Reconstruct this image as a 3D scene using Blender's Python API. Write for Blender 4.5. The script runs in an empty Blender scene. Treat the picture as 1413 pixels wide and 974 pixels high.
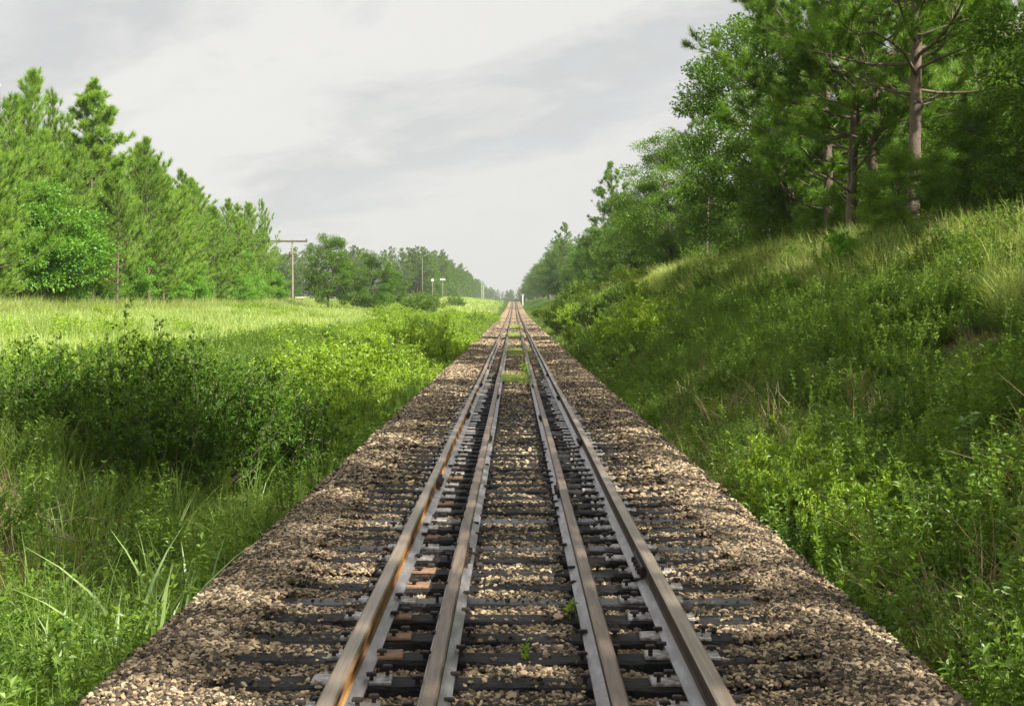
import bpy, math, random
import numpy as np
from mathutils import Vector

rnd = random.Random(11)
RNG = np.random.default_rng(11)
R = math.radians
scene = bpy.context.scene
COL = scene.collection

# ------------------------------------------------------------------ helpers
def tag(o, label=None, cat=None, group=None, kind=None):
    if label: o['label'] = label
    if cat: o['category'] = cat
    if group: o['group'] = group
    if kind: o['kind'] = kind
    return o

def build(name, parts, mats, parent=None, smooth=False, link=True):
    """parts: list of (verts (N,3), faces (M,3|4), material index) -> ONE mesh object"""
    me = bpy.data.meshes.new(name)
    V, L, S, T, MI = [], [], [], [], []
    off = 0; lo = 0
    for v, f, mi in parts:
        v = np.asarray(v, float); f = np.asarray(f, int)
        if len(f) == 0: continue
        k = f.shape[1]
        V.append(v); L.append((f + off).ravel())
        S.append(lo + np.arange(len(f)) * k); T.append(np.full(len(f), k)); MI.append(np.full(len(f), mi))
        off += len(v); lo += f.size
    V = np.concatenate(V); L = np.concatenate(L); S = np.concatenate(S); T = np.concatenate(T); MI = np.concatenate(MI)
    me.vertices.add(len(V)); me.vertices.foreach_set('co', V.astype(np.float32).ravel())
    me.loops.add(len(L)); me.loops.foreach_set('vertex_index', L.astype(np.int32))
    me.polygons.add(len(S)); me.polygons.foreach_set('loop_start', S.astype(np.int32))
    me.polygons.foreach_set('loop_total', T.astype(np.int32))
    me.polygons.foreach_set('material_index', MI.astype(np.int32))
    me.polygons.foreach_set('use_smooth', np.full(len(S), bool(smooth)))
    for m in mats: me.materials.append(m)
    me.update(calc_edges=True); me.validate()
    o = bpy.data.objects.new(name, me)
    if link: COL.objects.link(o)
    if parent: o.parent = parent
    return o

def empty(name, loc=(0, 0, 0), rz=0, scale=1):
    o = bpy.data.objects.new(name, None); COL.objects.link(o)
    o.location = loc; o.rotation_euler = (0, 0, rz)
    o.scale = (scale,) * 3 if not hasattr(scale, '__len__') else scale
    o.empty_display_size = .2
    return o

def children_of(o):
    return [c for c in bpy.data.objects if c.parent is o]

TREE_CACHE = {}
def copy_tree(o, loc, rz=0, scale=1):
    if o.name not in TREE_CACHE:
        TREE_CACHE[o.name] = [(c, children_of(c)) for c in children_of(o)]
    r = o.copy(); COL.objects.link(r)
    r.location = loc; r.rotation_euler = (0, 0, rz)
    r.scale = (scale,) * 3 if not hasattr(scale, '__len__') else scale
    for c, gs in TREE_CACHE[o.name]:
        d = c.copy(); COL.objects.link(d); d.parent = r
        for g in gs:
            e = g.copy(); COL.objects.link(e); e.parent = d
    return r

def unit(a):
    a = np.asarray(a, float)
    return a / np.maximum(np.linalg.norm(a, axis=-1, keepdims=True), 1e-9)

def tube(path, rad, sides=6, cap=True):
    path = np.asarray(path, float); n = len(path)
    rad = np.broadcast_to(np.asarray(rad, float), (n,))
    tan = unit(np.gradient(path, axis=0))
    ref = np.array([0.31, 0.17, 0.93]) if abs(tan[0][2]) < .9 else np.array([1., 0.13, 0])
    b = unit(np.cross(tan, ref)); c = np.cross(tan, b)
    a = np.arange(sides) / sides * 2 * np.pi
    ring = b[:, None, :] * np.cos(a)[None, :, None] + c[:, None, :] * np.sin(a)[None, :, None]
    V = (path[:, None, :] + ring * rad[:, None, None]).reshape(-1, 3)
    i = np.arange(n - 1)[:, None] * sides; j = np.arange(sides)[None, :]; k = (j + 1) % sides
    F = np.stack([i + j, i + k, i + sides + k, i + sides + j], -1).reshape(-1, 4)
    return V, F

def join_vf(lst):
    Vs, Fs, off = [], [], 0
    for v, f in lst:
        Vs.append(v); Fs.append(np.asarray(f) + off); off += len(v)
    return np.concatenate(Vs), np.concatenate(Fs)

def box(c, s, rz=0):
    x, y, z = np.asarray(s) / 2
    V = np.array([[-x,-y,-z],[x,-y,-z],[x,y,-z],[-x,y,-z],[-x,-y,z],[x,-y,z],[x,y,z],[-x,y,z]])
    if rz:
        ca, sa = math.cos(rz), math.sin(rz)
        V = V @ np.array([[ca, sa, 0], [-sa, ca, 0], [0, 0, 1]])
    F = np.array([[0,3,2,1],[4,5,6,7],[0,1,5,4],[1,2,6,5],[2,3,7,6],[3,0,4,7]])
    return V + np.asarray(c), F

def bevel_box(s, b, taper=0.0):
    """box centred on origin with chamfered top edges and ends"""
    x, y, z = np.asarray(s) / 2
    rings = [(-z, 0), (z - b, 0), (z, b)]
    V = []
    for zz, ins in rings:
        V += [[-x+ins,-y+ins,zz],[x-ins,-y+ins,zz],[x-ins,y-ins,zz],[-x+ins,y-ins,zz]]
    F = []
    for r in range(2):
        for k in range(4):
            F.append([r*4+k, r*4+(k+1)%4, r*4+4+(k+1)%4, r*4+4+k])
    F.append([8, 9, 10, 11])
    return np.array(V, float), np.array(F)

# value noise -----------------------------------------------------------
def _h(ix, iy, s):
    n = (ix.astype(np.int64) * 374761393 + iy.astype(np.int64) * 668265263 + s * 1442695041) & 0x7fffffff
    n = ((n ^ (n >> 13)) * 1274126177) & 0x7fffffff
    return ((n ^ (n >> 16)) & 0xffff) / 65535.0
def vnoise(x, y, s=0):
    x = np.asarray(x, float); y = np.asarray(y, float)
    ix = np.floor(x); iy = np.floor(y); fx = x - ix; fy = y - iy
    fx = fx * fx * (3 - 2 * fx); fy = fy * fy * (3 - 2 * fy)
    a = _h(ix, iy, s); b = _h(ix + 1, iy, s); c = _h(ix, iy + 1, s); d = _h(ix + 1, iy + 1, s)
    return (a * (1 - fx) + b * fx) * (1 - fy) + (c * (1 - fx) + d * fx) * fy
def fbm(x, y, s=0, o=3):
    t = 0; a = 1; w = 0
    for k in range(o):
        t = t + a * (vnoise(np.asarray(x) * 2**k, np.asarray(y) * 2**k, s + k) - .5) * 2; w += a; a *= .5
    return t / w

def sstep(a, b, x):
    t = np.clip((np.asarray(x, float) - a) / (b - a), 0, 1); return t * t * (3 - 2 * t)

# ------------------------------------------------------------------ terrain
def zt(y):
    y = np.maximum(np.asarray(y, float), 0)
    a = .0026 * y + 1.33e-5 * y * y
    z0 = .0026 * 520 + 1.33e-5 * 520**2
    b = z0 + .0030 * (y - 520)
    return np.where(y < 520, a, b)

LX = [-4000, -60, -24, -16, -10, -7, -5, -3.7, -2.6, -2.05, -1.7]
LZ = [2.2, 1.5, 1.2, .78, .40, .02, -.55, -.88, -.95, -.85, -.85]
RX = [1.7, 2.05, 2.6, 3.2, 4.6, 6.8, 8.4, 9.2, 12, 20, 60, 4000]
RZ = [-.8, -.7, -.55, -.25, .6, 2.05, 2.95, 3.2, 3.5, 4.0, 5.5, 8]
def tz(x, y):
    x = np.asarray(x, float); y = np.asarray(y, float)
    xw = x + np.where(np.abs(x) > 2.6, fbm(x * .25 + 7, y * .16, 3, 2) * np.clip((np.abs(x) - 2.4) * .3, 0, .7), 0)
    zl = np.interp(xw, LX, LZ); zr = np.interp(xw, RX, RZ)
    fl = 1 - .6 * sstep(60, 160, y); fr = 1 - .62 * sstep(140, 420, y)
    zl = np.where(zl < 0, zl * fl, zl)
    zr = np.where(zr < 0, zr * fl, zr * fr)
    zr = zr - .42 * (1 - sstep(24, 50, y)) * sstep(4, 8.4, xw)
    z = np.where(x < 0, zl, zr)
    amp = np.clip((np.abs(x) - 2.0) * .12, 0, .16)
    bank = np.exp(-((x - 6.3) / 2.4)**2) * (1 - sstep(90, 160, y))
    z = z + amp * fbm(x * .7, y * .7, 9, 3) + bank * .42 * fbm(x * .42 + 3, y * .30, 21, 3)
    return z + zt(y)

# ------------------------------------------------------------------ materials
def nmat(name):
    m = bpy.data.materials.new(name); m.use_nodes = True
    nt = m.node_tree; nt.nodes.clear()
    return m, nt, nt.nodes, nt.links

def node(nt, t, **kw):
    n = nt.nodes.new(t)
    for k, v in kw.items(): setattr(n, k, v)
    return n

def ramp(nt, stops):
    n = nt.nodes.new('ShaderNodeValToRGB'); e = n.color_ramp.elements
    e[0].position, e[0].color = stops[0][0], (*stops[0][1], 1)
    e[1].position, e[1].color = stops[-1][0], (*stops[-1][1], 1)
    for p, c in stops[1:-1]:
        x = e.new(p); x.color = (*c, 1)
    return n

def leaf_mat(name, c1, c2, trans=.4, tcol=None, gloss=.022, nscale=0.6):
    m, nt, N, L = nmat(name)
    geo = node(nt, 'ShaderNodeNewGeometry'); oi = node(nt, 'ShaderNodeObjectInfo')
    tc = node(nt, 'ShaderNodeTexCoord'); nz = node(nt, 'ShaderNodeTexNoise')
    nz.inputs['Scale'].default_value = nscale; nz.inputs['Detail'].default_value = 2
    L.new(geo.outputs['Position'], nz.inputs['Vector'])
    a = node(nt, 'ShaderNodeMath', operation='MULTIPLY'); a.inputs[1].default_value = .55
    L.new(geo.outputs['Random Per Island'], a.inputs[0])
    b = node(nt, 'ShaderNodeMath', operation='MULTIPLY_ADD'); b.inputs[1].default_value = .75
    L.new(nz.outputs['Fac'], b.inputs[0]); L.new(a.outputs[0], b.inputs[2])
    c = node(nt, 'ShaderNodeMath', operation='MULTIPLY_ADD'); c.inputs[1].default_value = .35
    L.new(oi.outputs['Random'], c.inputs[0]); L.new(b.outputs[0], c.inputs[2])
    r = ramp(nt, [(.35, c1), (1.15 if False else 1.0, c2)])
    L.new(c.outputs[0], r.inputs['Fac'])
    d = node(nt, 'ShaderNodeBsdfDiffuse'); t = node(nt, 'ShaderNodeBsdfTranslucent'); g = node(nt, 'ShaderNodeBsdfGlossy')
    g.inputs['Roughness'].default_value = .42; g.inputs['Color'].default_value = (.9, .95, .9, 1)
    L.new(r.outputs[0], d.inputs['Color'])
    tm = node(nt, 'ShaderNodeMix', data_type='RGBA', blend_type='MULTIPLY'); tm.inputs['Factor'].default_value = 1
    tm.inputs['B'].default_value = (*(tcol or (1.5, 1.35, .6)), 1)
    L.new(r.outputs[0], tm.inputs['A']); L.new(tm.outputs['Result'], t.inputs['Color'])
    m1 = node(nt, 'ShaderNodeMixShader'); m1.inputs[0].default_value = trans
    L.new(d.outputs[0], m1.inputs[1]); L.new(t.outputs[0], m1.inputs[2])
    m2 = node(nt, 'ShaderNodeMixShader'); m2.inputs[0].default_value = gloss
    L.new(m1.outputs[0], m2.inputs[1]); L.new(g.outputs[0], m2.inputs[2])
    o = node(nt, 'ShaderNodeOutputMaterial'); L.new(m2.outputs[0], o.inputs['Surface'])
    return m

def rough_mat(name, stops, scale=(6, 6, 6), rough=.8, bump=.3, bscale=40, metal=0, detail=5, objrand=.0, spec=.4):
    m, nt, N, L = nmat(name)
    tc = node(nt, 'ShaderNodeTexCoord'); mp = node(nt, 'ShaderNodeMapping'); mp.inputs['Scale'].default_value = scale
    L.new(tc.outputs['Object'], mp.inputs['Vector'])
    nz = node(nt, 'ShaderNodeTexNoise'); nz.inputs['Scale'].default_value = 1; nz.inputs['Detail'].default_value = detail
    nz.inputs['Roughness'].default_value = .62
    L.new(mp.outputs[0], nz.inputs['Vector'])
    fac = nz.outputs['Fac']
    if objrand:
        oi = node(nt, 'ShaderNodeObjectInfo')
        ma = node(nt, 'ShaderNodeMath', operation='MULTIPLY_ADD'); ma.inputs[1].default_value = objrand
        su = node(nt, 'ShaderNodeMath', operation='SUBTRACT'); su.inputs[1].default_value = .5
        L.new(oi.outputs['Random'], su.inputs[0]); L.new(su.outputs[0], ma.inputs[0]); L.new(fac, ma.inputs[2]); fac = ma.outputs[0]
    r = ramp(nt, stops); L.new(fac, r.inputs['Fac'])
    p = node(nt, 'ShaderNodeBsdfPrincipled'); p.inputs['Roughness'].default_value = rough; p.inputs['Metallic'].default_value = metal
    p.inputs['Specular IOR Level'].default_value = spec
    L.new(r.outputs[0], p.inputs['Base Color'])
    if bump:
        nb = node(nt, 'ShaderNodeTexNoise'); nb.inputs['Scale'].default_value = bscale; nb.inputs['Detail'].default_value = 4
        L.new(tc.outputs['Object'], nb.inputs['Vector'])
        bp = node(nt, 'ShaderNodeBump'); bp.inputs['Strength'].default_value = bump; bp.inputs['Distance'].default_value = .02
        L.new(nb.outputs['Fac'], bp.inputs['Height']); L.new(bp.outputs[0], p.inputs['Normal'])
    o = node(nt, 'ShaderNodeOutputMaterial'); L.new(p.outputs[0], o.inputs['Surface'])
    return m

M = {}
M['pine'] = leaf_mat('pine_needles', (.045, .122, .017), (.18, .325, .040), .37)
M['pine_young'] = leaf_mat('young_pine_needles', (.065, .155, .018), (.245, .41, .050), .28)
M['oak'] = leaf_mat('oak_leaves', (.038, .105, .015), (.15, .27, .034), .45)
M['maple'] = leaf_mat('bright_broad_leaves', (.085, .22, .022), (.20, .40, .050), .45)
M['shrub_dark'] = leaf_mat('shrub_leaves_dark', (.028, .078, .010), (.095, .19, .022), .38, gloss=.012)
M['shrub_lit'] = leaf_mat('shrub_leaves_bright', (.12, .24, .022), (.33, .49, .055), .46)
M['grass'] = leaf_mat('green_grass', (.060, .130, .022), (.21, .32, .070), .42, nscale=.5)
M['meadow'] = leaf_mat('meadow_grass', (.13, .26, .055), (.43, .53, .17), .34, nscale=.16)
M['crest'] = leaf_mat('crest_grass', (.13, .23, .045), (.42, .50, .17), .42)
M['dry'] = leaf_mat('dry_grass', (.14, .12, .055), (.34, .27, .14), .30, (1.1, 1, .8))
M['weed'] = leaf_mat('weed_leaves', (.048, .115, .018), (.18, .30, .045), .44, nscale=.9)
M['reed'] = leaf_mat('reed_leaves', (.16, .30, .08), (.36, .50, .18), .38, gloss=.08)
M['bark_pine'] = rough_mat('pine_bark', [(.3, (.065, .05, .038)), (.7, (.215, .165, .125))], (9, 9, 2.5), .9, .6, 14)
M['bark'] = rough_mat('grey_bark', [(.3, (.05, .042, .033)), (.7, (.17, .145, .115))], (8, 8, 2), .9, .5, 14)
M['twig'] = rough_mat('dead_twig', [(.3, (.14, .11, .08)), (.7, (.34, .28, .21))], (6, 6, 6), .9, 0)
M['stone'] = rough_mat('ballast_stone', [(.08, (.055, .041, .026)), (.34, (.22, .163, .098)), (.60, (.40, .305, .190)), (.92, (.60, .49, .34))], (14, 14, 14), .85, .35, 60, objrand=.65)
M['stone_dark'] = rough_mat('dark_ballast_stone', [(.2, (.018, .015, .012)), (.6, (.075, .058, .042)), (.9, (.16, .125, .085))], (14, 14, 14), .8, .3, 60, objrand=.6)  # darker stone tone, strewn between guard and running rails
M['tie'] = rough_mat('creosote_timber', [(.3, (.010, .0105, .012)), (.6, (.030, .030, .031)), (.78, (.10, .092, .08))], (1.2, 22, 22), .7, .8, 50, spec=.14)
M['tie_pale'] = rough_mat('weathered_timber', [(.3, (.016, .017, .019)), (.6, (.05, .052, .056)), (.8, (.15, .145, .14))], (1.2, 22, 22), .42, .6, 50, spec=.45)
M['rail_head'] = rough_mat('rail_running_surface', [(.3, (.16, .120, .085)), (.7, (.34, .275, .21))], (60, .9, 60), .42, .1, 80, metal=.35)
M['rail_guard'] = rough_mat('guard_rail_head', [(.3, (.095, .07, .05)), (.7, (.23, .17, .125))], (40, 2.2, 40), .5, .15, 80, metal=.25)
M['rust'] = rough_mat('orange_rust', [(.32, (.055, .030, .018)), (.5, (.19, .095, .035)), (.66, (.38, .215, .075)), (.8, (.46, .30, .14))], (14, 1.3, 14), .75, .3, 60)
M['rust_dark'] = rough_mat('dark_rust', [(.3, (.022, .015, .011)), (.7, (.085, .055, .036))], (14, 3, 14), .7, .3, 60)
M['flange'] = rough_mat('rail_base_steel', [(.25, (.08, .068, .06)), (.5, (.20, .19, .195)), (.75, (.38, .38, .40))], (18, 3, 18), .36, .12, 70, metal=.45)
M['plate'] = rough_mat('tie_plate_steel', [(.32, (.09, .075, .06)), (.5, (.30, .285, .27)), (.72, (.64, .63, .62))], (22, 22, 22), .35, .3, 60, metal=.3)
M['plate_rust'] = rough_mat('tie_plate_rust', [(.3, (.13, .07, .042)), (.7, (.33, .205, .125))], (22, 22, 22), .7, .3, 60)
M['spike'] = rough_mat('spike_iron', [(.3, (.012, .010, .009)), (.7, (.05, .035, .027))], (30, 30, 30), .6, 0)
M['concrete'] = rough_mat('curb_concrete', [(.3, (.16, .125, .085)), (.7, (.34, .28, .2))], (3, 3, 3), .9, .4, 30)
M['pole'] = rough_mat('pole_timber', [(.3, (.16, .125, .095)), (.7, (.33, .27, .21))], (8, 8, .8), .85, .3, 20)
M['white'] = rough_mat('white_paint', [(.2, (.55, .55, .53)), (.7, (.78, .78, .76))], (4, 4, 4), .55, 0)
M['insul'] = rough_mat('insulator_glaze', [(.3, (.03, .022, .02)), (.7, (.08, .06, .05))], (4, 4, 4), .3, 0)
M['redbox'] = rough_mat('red_brown_paint', [(.3, (.20, .07, .05)), (.7, (.32, .13, .09))], (4, 4, 4), .6, 0)
M['cable'] = rough_mat('cable', [(.3, (.04, .04, .04)), (.7, (.08, .08, .08))], (4, 4, 4), .6, 0)

# ground
def ground_mat():
    m, nt, N, L = nmat('ground_soil_and_sward')
    geo = node(nt, 'ShaderNodeNewGeometry')
    n1 = node(nt, 'ShaderNodeTexNoise'); n1.inputs['Scale'].default_value = .35; n1.inputs['Detail'].default_value = 8; n1.inputs['Roughness'].default_value = .65
    n2 = node(nt, 'ShaderNodeTexNoise'); n2.inputs['Scale'].default_value = 7; n2.inputs['Detail'].default_value = 5
    L.new(geo.outputs['Position'], n1.inputs['Vector']); L.new(geo.outputs['Position'], n2.inputs['Vector'])
    green = ramp(nt, [(.3, (.04, .085, .018)), (.7, (.11, .19, .035))]); L.new(n2.outputs['Fac'], green.inputs['Fac'])
    soil = ramp(nt, [(.3, (.05, .035, .021)), (.7, (.15, .10, .058))]); L.new(n2.outputs['Fac'], soil.inputs['Fac'])
    mead = ramp(nt, [(.3, (.19, .29, .09)), (.7, (.40, .46, .20))]); L.new(n2.outputs['Fac'], mead.inputs['Fac'])
    sx = node(nt, 'ShaderNodeSeparateXYZ'); L.new(geo.outputs['Position'], sx.inputs[0])
    mr = node(nt, 'ShaderNodeMapRange'); mr.inputs['From Min'].default_value = -6.5; mr.inputs['From Max'].default_value = -9
    L.new(sx.outputs['X'], mr.inputs['Value'])
    f1 = ramp(nt, [(.36, (0, 0, 0)), (.48, (1, 1, 1))]); L.new(n1.outputs['Fac'], f1.inputs['Fac'])
    a = node(nt, 'ShaderNodeMix', data_type='RGBA'); fy = node(nt, 'ShaderNodeMapRange'); fy.inputs['From Min'].default_value = 70; fy.inputs['From Max'].default_value = 130; fy.inputs['To Min'].default_value = 1; fy.inputs['To Max'].default_value = .12; L.new(sx.outputs['Y'], fy.inputs['Value'])
    ff = node(nt, 'ShaderNodeMath', operation='MULTIPLY'); L.new(f1.outputs[0], ff.inputs[0]); L.new(fy.outputs[0], ff.inputs[1]); L.new(ff.outputs[0], a.inputs['Factor']); L.new(green.outputs[0], a.inputs['A']); L.new(soil.outputs[0], a.inputs['B'])
    b = node(nt, 'ShaderNodeMix', data_type='RGBA'); L.new(mr.outputs[0], b.inputs['Factor']); L.new(a.outputs['Result'], b.inputs['A']); L.new(mead.outputs[0], b.inputs['B'])
    d = node(nt, 'ShaderNodeBsdfDiffuse')
    my = node(nt, 'ShaderNodeMapRange'); my.inputs['From Min'].default_value = 20.5; my.inputs['From Max'].default_value = 18.0; L.new(sx.outputs['Y'], my.inputs['Value'])
    mx_ = node(nt, 'ShaderNodeMapRange'); mx_.inputs['From Min'].default_value = -3.4; mx_.inputs['From Max'].default_value = -4.2; L.new(sx.outputs['X'], mx_.inputs['Value'])
    mh = node(nt, 'ShaderNodeMath', operation='MULTIPLY'); L.new(my.outputs[0], mh.inputs[0]); L.new(n1.outputs['Fac'], mh.inputs[1])
    mm = node(nt, 'ShaderNodeMath', operation='MULTIPLY'); L.new(mh.outputs[0], mm.inputs[0]); L.new(mx_.outputs[0], mm.inputs[1])
    c_ = node(nt, 'ShaderNodeMix', data_type='RGBA'); L.new(mm.outputs[0], c_.inputs['Factor']); L.new(b.outputs['Result'], c_.inputs['A']); L.new(soil.outputs[0], c_.inputs['B'])
    L.new(c_.outputs['Result'], d.inputs['Color'])
    bp = node(nt, 'ShaderNodeBump'); bp.inputs['Strength'].default_value = .8; bp.inputs['Distance'].default_value = .08
    L.new(n2.outputs['Fac'], bp.inputs['Height']); L.new(bp.outputs[0], d.inputs['Normal'])
    o = node(nt, 'ShaderNodeOutputMaterial'); L.new(d.outputs[0], o.inputs['Surface'])
    return m
M['ground'] = ground_mat()

def ballast_mat():
    m, nt, N, L = nmat('ballast_gravel')
    geo = node(nt, 'ShaderNodeNewGeometry')
    vo = node(nt, 'ShaderNodeTexVoronoi'); vo.inputs['Scale'].default_value = 21
    L.new(geo.outputs['Position'], vo.inputs['Vector'])
    nz = node(nt, 'ShaderNodeTexNoise'); nz.inputs['Scale'].default_value = 1.3; nz.inputs['Detail'].default_value = 6
    L.new(geo.outputs['Position'], nz.inputs['Vector'])
    sep = node(nt, 'ShaderNodeSeparateColor'); L.new(vo.outputs['Color'], sep.inputs[0])
    mx = node(nt, 'ShaderNodeMath', operation='MULTIPLY_ADD'); mx.inputs[1].default_value = .55
    ma = node(nt, 'ShaderNodeMath', operation='MULTIPLY'); ma.inputs[1].default_value = .5; L.new(nz.outputs['Fac'], ma.inputs[0])
    L.new(sep.outputs[0], mx.inputs[0]); L.new(ma.outputs[0], mx.inputs[2])
    r = ramp(nt, [(.12, (.09, .068, .044)), (.42, (.27, .20, .125)), (.9, (.52, .41, .27))]); L.new(mx.outputs[0], r.inputs['Fac'])
    d = node(nt, 'ShaderNodeBsdfDiffuse'); L.new(r.outputs[0], d.inputs['Color'])
    bp = node(nt, 'ShaderNodeBump'); bp.inputs['Strength'].default_value = .9; bp.inputs['Distance'].default_value = .03; bp.invert = True
    L.new(vo.outputs['Distance'], bp.inputs['Height']); L.new(bp.outputs[0], d.inputs['Normal'])
    o = node(nt, 'ShaderNodeOutputMaterial'); L.new(d.outputs[0], o.inputs['Surface'])
    return m
M['ballast'] = ballast_mat()

# ------------------------------------------------------------------ scattering of uncountable stuff
def scatter(name, pts, rots, scl, idx, sources, label=None):
    me = bpy.data.meshes.new(name); n = len(pts)
    me.vertices.add(n); me.vertices.foreach_set('co', np.asarray(pts, np.float32).ravel())
    for nm, ty, dat, key in (('rot', 'FLOAT_VECTOR', rots, 'vector'), ('scl', 'FLOAT_VECTOR', scl, 'vector'), ('idx', 'INT', idx, 'value')):
        at = me.attributes.new(nm, ty, 'POINT')
        at.data.foreach_set(key, np.asarray(dat, np.int32 if ty == 'INT' else np.float32).ravel())
    o = bpy.data.objects.new(name, me); COL.objects.link(o)
    ng = bpy.data.node_groups.new(name + '_scatter', 'GeometryNodeTree')
    ng.interface.new_socket('Geometry', in_out='INPUT', socket_type='NodeSocketGeometry')
    ng.interface.new_socket('Geometry', in_out='OUTPUT', socket_type='NodeSocketGeometry')
    gi = ng.nodes.new('NodeGroupInput'); go = ng.nodes.new('NodeGroupOutput')
    iop = ng.nodes.new('GeometryNodeInstanceOnPoints'); jn = ng.nodes.new('GeometryNodeJoinGeometry')
    for s in sources:
        ob = ng.nodes.new('GeometryNodeObjectInfo'); ob.inputs['Object'].default_value = s
        ob.inputs['As Instance'].default_value = True
        ng.links.new(ob.outputs['Geometry'], jn.inputs[0])
    def attr(nm, ty):
        a = ng.nodes.new('GeometryNodeInputNamedAttribute'); a.data_type = ty; a.inputs['Name'].default_value = nm
        return [x for x in a.outputs if x.enabled][0]
    e2r = ng.nodes.new('FunctionNodeEulerToRotation')
    ng.links.new(attr('rot', 'FLOAT_VECTOR'), e2r.inputs[0]); ng.links.new(e2r.outputs[0], iop.inputs['Rotation'])
    ng.links.new(attr('scl', 'FLOAT_VECTOR'), iop.inputs['Scale']); ng.links.new(attr('idx', 'INT'), iop.inputs['Instance Index'])
    iop.inputs['Pick Instance'].default_value = True
    ng.links.new(gi.outputs[0], iop.inputs['Points']); ng.links.new(jn.outputs[0], iop.inputs['Instance'])
    ng.links.new(iop.outputs[0], go.inputs[0])
    md = o.modifiers.new('scatter', 'NODES'); md.node_group = ng
    tag(o, label, None, None, 'stuff')
    return o

def scat_ground(name, n, xr, yr, sources, scl=(.7, 1.3), keep=None, tilt=.15, sink=.02, label=None, cat=None, ypow=1.0, seed=0, zs=(.8, 1.25)):
    g = np.random.default_rng(seed + 100)
    u = g.random(n) ** ypow
    x = g.uniform(*xr, n); y = yr[0] + (yr[1] - yr[0]) * u
    if keep is not None:
        k = g.random(n) < keep(x, y); x, y = x[k], y[k]
    n = len(x)
    z = tz(x, y) - sink
    rot = np.stack([g.normal(0, tilt, n), g.normal(0, tilt, n), g.uniform(0, 6.28, n)], 1)
    s = g.uniform(*scl, n); grow = 1 + np.clip((y - 25) / 120, 0, 1.3)
    sc = np.stack([s * grow, s * grow, s * g.uniform(*zs, n) * (1 + .25 * (grow - 1))], 1)
    o = scatter(name, np.stack([x, y, z], 1), rot, sc, g.integers(0, len(sources), n), sources, label)
    if cat: o['category'] = cat
    return o

# ------------------------------------------------------------------ plant geometry
def rand_dirs(g, n):
    return unit(g.normal(size=(n, 3)))

def leaves(g, pos, d, L, W, nhint=None, fold=.12):
    """diamond leaves of two folded triangles: pos base, d direction"""
    n = len(pos); d = unit(d)
    up = (np.array([0, 0, 1.]) if nhint is None else nhint) + g.normal(0, .45, (n, 3))
    b = unit(np.cross(d, up)); nn = np.cross(b, d)
    L = np.broadcast_to(L, (n,))[:, None]; W = np.broadcast_to(W, (n,))[:, None]
    V = np.stack([pos, pos + d * L * .45 + b * W * .5 + nn * L * fold, pos + d * L, pos + d * L * .45 - b * W * .5 + nn * L * fold], 1).reshape(-1, 3)
    i = np.arange(n)[:, None] * 4
    F = np.concatenate([i + np.array([[0, 1, 2]]), i + np.array([[0, 2, 3]])], 0)
    return V, F

def needles(g, pos, axis, per, L, W, lo=.25, hi=1.6):
    """tufts: per needle triangles round each axis"""
    n = len(pos); axis = unit(axis)
    P = np.repeat(pos, per, 0); A = np.repeat(axis, per, 0); m = n * per
    rd = rand_dirs(g, m); side = unit(np.cross(A, rd))
    th = g.uniform(lo, hi, m)[:, None]
    d = A * np.cos(th) + side * np.sin(th)
    P = P + A * g.uniform(-.5, .25, m)[:, None] * (L * .7)
    ln = (L * g.uniform(.7, 1.15, m))[:, None]
    b = unit(np.cross(d, rand_dirs(g, m))) * (W * .5)
    V = np.stack([P - b, P + b, P + d * ln], 1).reshape(-1, 3)
    F = np.arange(m * 3).reshape(-1, 3)
    return V, F

def pine_young(seed, h, bare=.2, per=20, needle=.26, wid=.020, fat=1.0):
    g = np.random.default_rng(seed)
    nz = 14; tt = np.linspace(0, 1, nz)
    lean = g.normal(0, .02, 2)
    path = np.stack([lean[0] * tt * h + .05 * np.sin(tt * 5 + seed), lean[1] * tt * h + .05 * np.cos(tt * 4 + seed), tt * h], 1)
    wood = [tube(path, np.interp(tt, [0, 1], [.010 * h + .01, .012]), 7)]
    tp, ta = [], []
    z = bare * h
    while z < h * .985:
        t = (z - bare * h) / (h * (1 - bare))
        Lb = fat * h * .215 * (1 - t ** 1.25) * (.55 + .45 * min(1, t * 5 + .15)) + .22
        nb = g.integers(5, 8); a0 = g.uniform(0, 6.28)
        c = np.array([np.interp(z, path[:, 2], path[:, k]) for k in range(3)])
        for k in range(nb):
            if g.random() < .14: continue
            az = a0 + k * 6.283 / nb + g.normal(0, .25); l = Lb * g.uniform(.45, 1.35)
            el = .22 + .75 * t + g.normal(0, .12)
            s = np.linspace(0, 1, 5)[:, None]
            d0 = np.array([math.cos(az) * math.cos(el), math.sin(az) * math.cos(el), math.sin(el)])
            br = c + d0 * s * l + np.array([0, 0, 1.]) * (s ** 2) * l * .22
            wood.append(tube(br, np.linspace(.013 + .006 * l, .006, 5), 4))
            tan = unit(np.gradient(br, axis=0))
            nt_ = max(2, int(l / .27))
            for q in range(nt_):
                u = .28 + .72 * (q + g.random()) / nt_
                p = np.array([np.interp(u, s[:, 0], br[:, i]) for i in range(3)])
                td = tan[min(4, int(u * 4.99))]
                off = rand_dirs(g, 1)[0] * l * .16 * (1.2 - u) + rand_dirs(g, 1)[0] * .06
                off[2] *= .5
                tp.append(p + off); ta.append(td + off * 1.6 + np.array([0, 0, .75]))
            tp.append(br[-1]); ta.append(tan[-1] + np.array([0, 0, .6]))
        z += g.uniform(.28, .5) * (.75 + .035 * h)
    for q in range(5):
        tp.append(path[-1] + np.array([g.normal(0, .03), g.normal(0, .03), -.12 * q + .1])); ta.append(np.array([g.normal(0, .1), g.normal(0, .1), 1]))
    V, F = needles(g, np.array(tp), np.array(ta), per, needle, wid, .08, .8)
    return join_vf(wood), (V, F)

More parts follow.
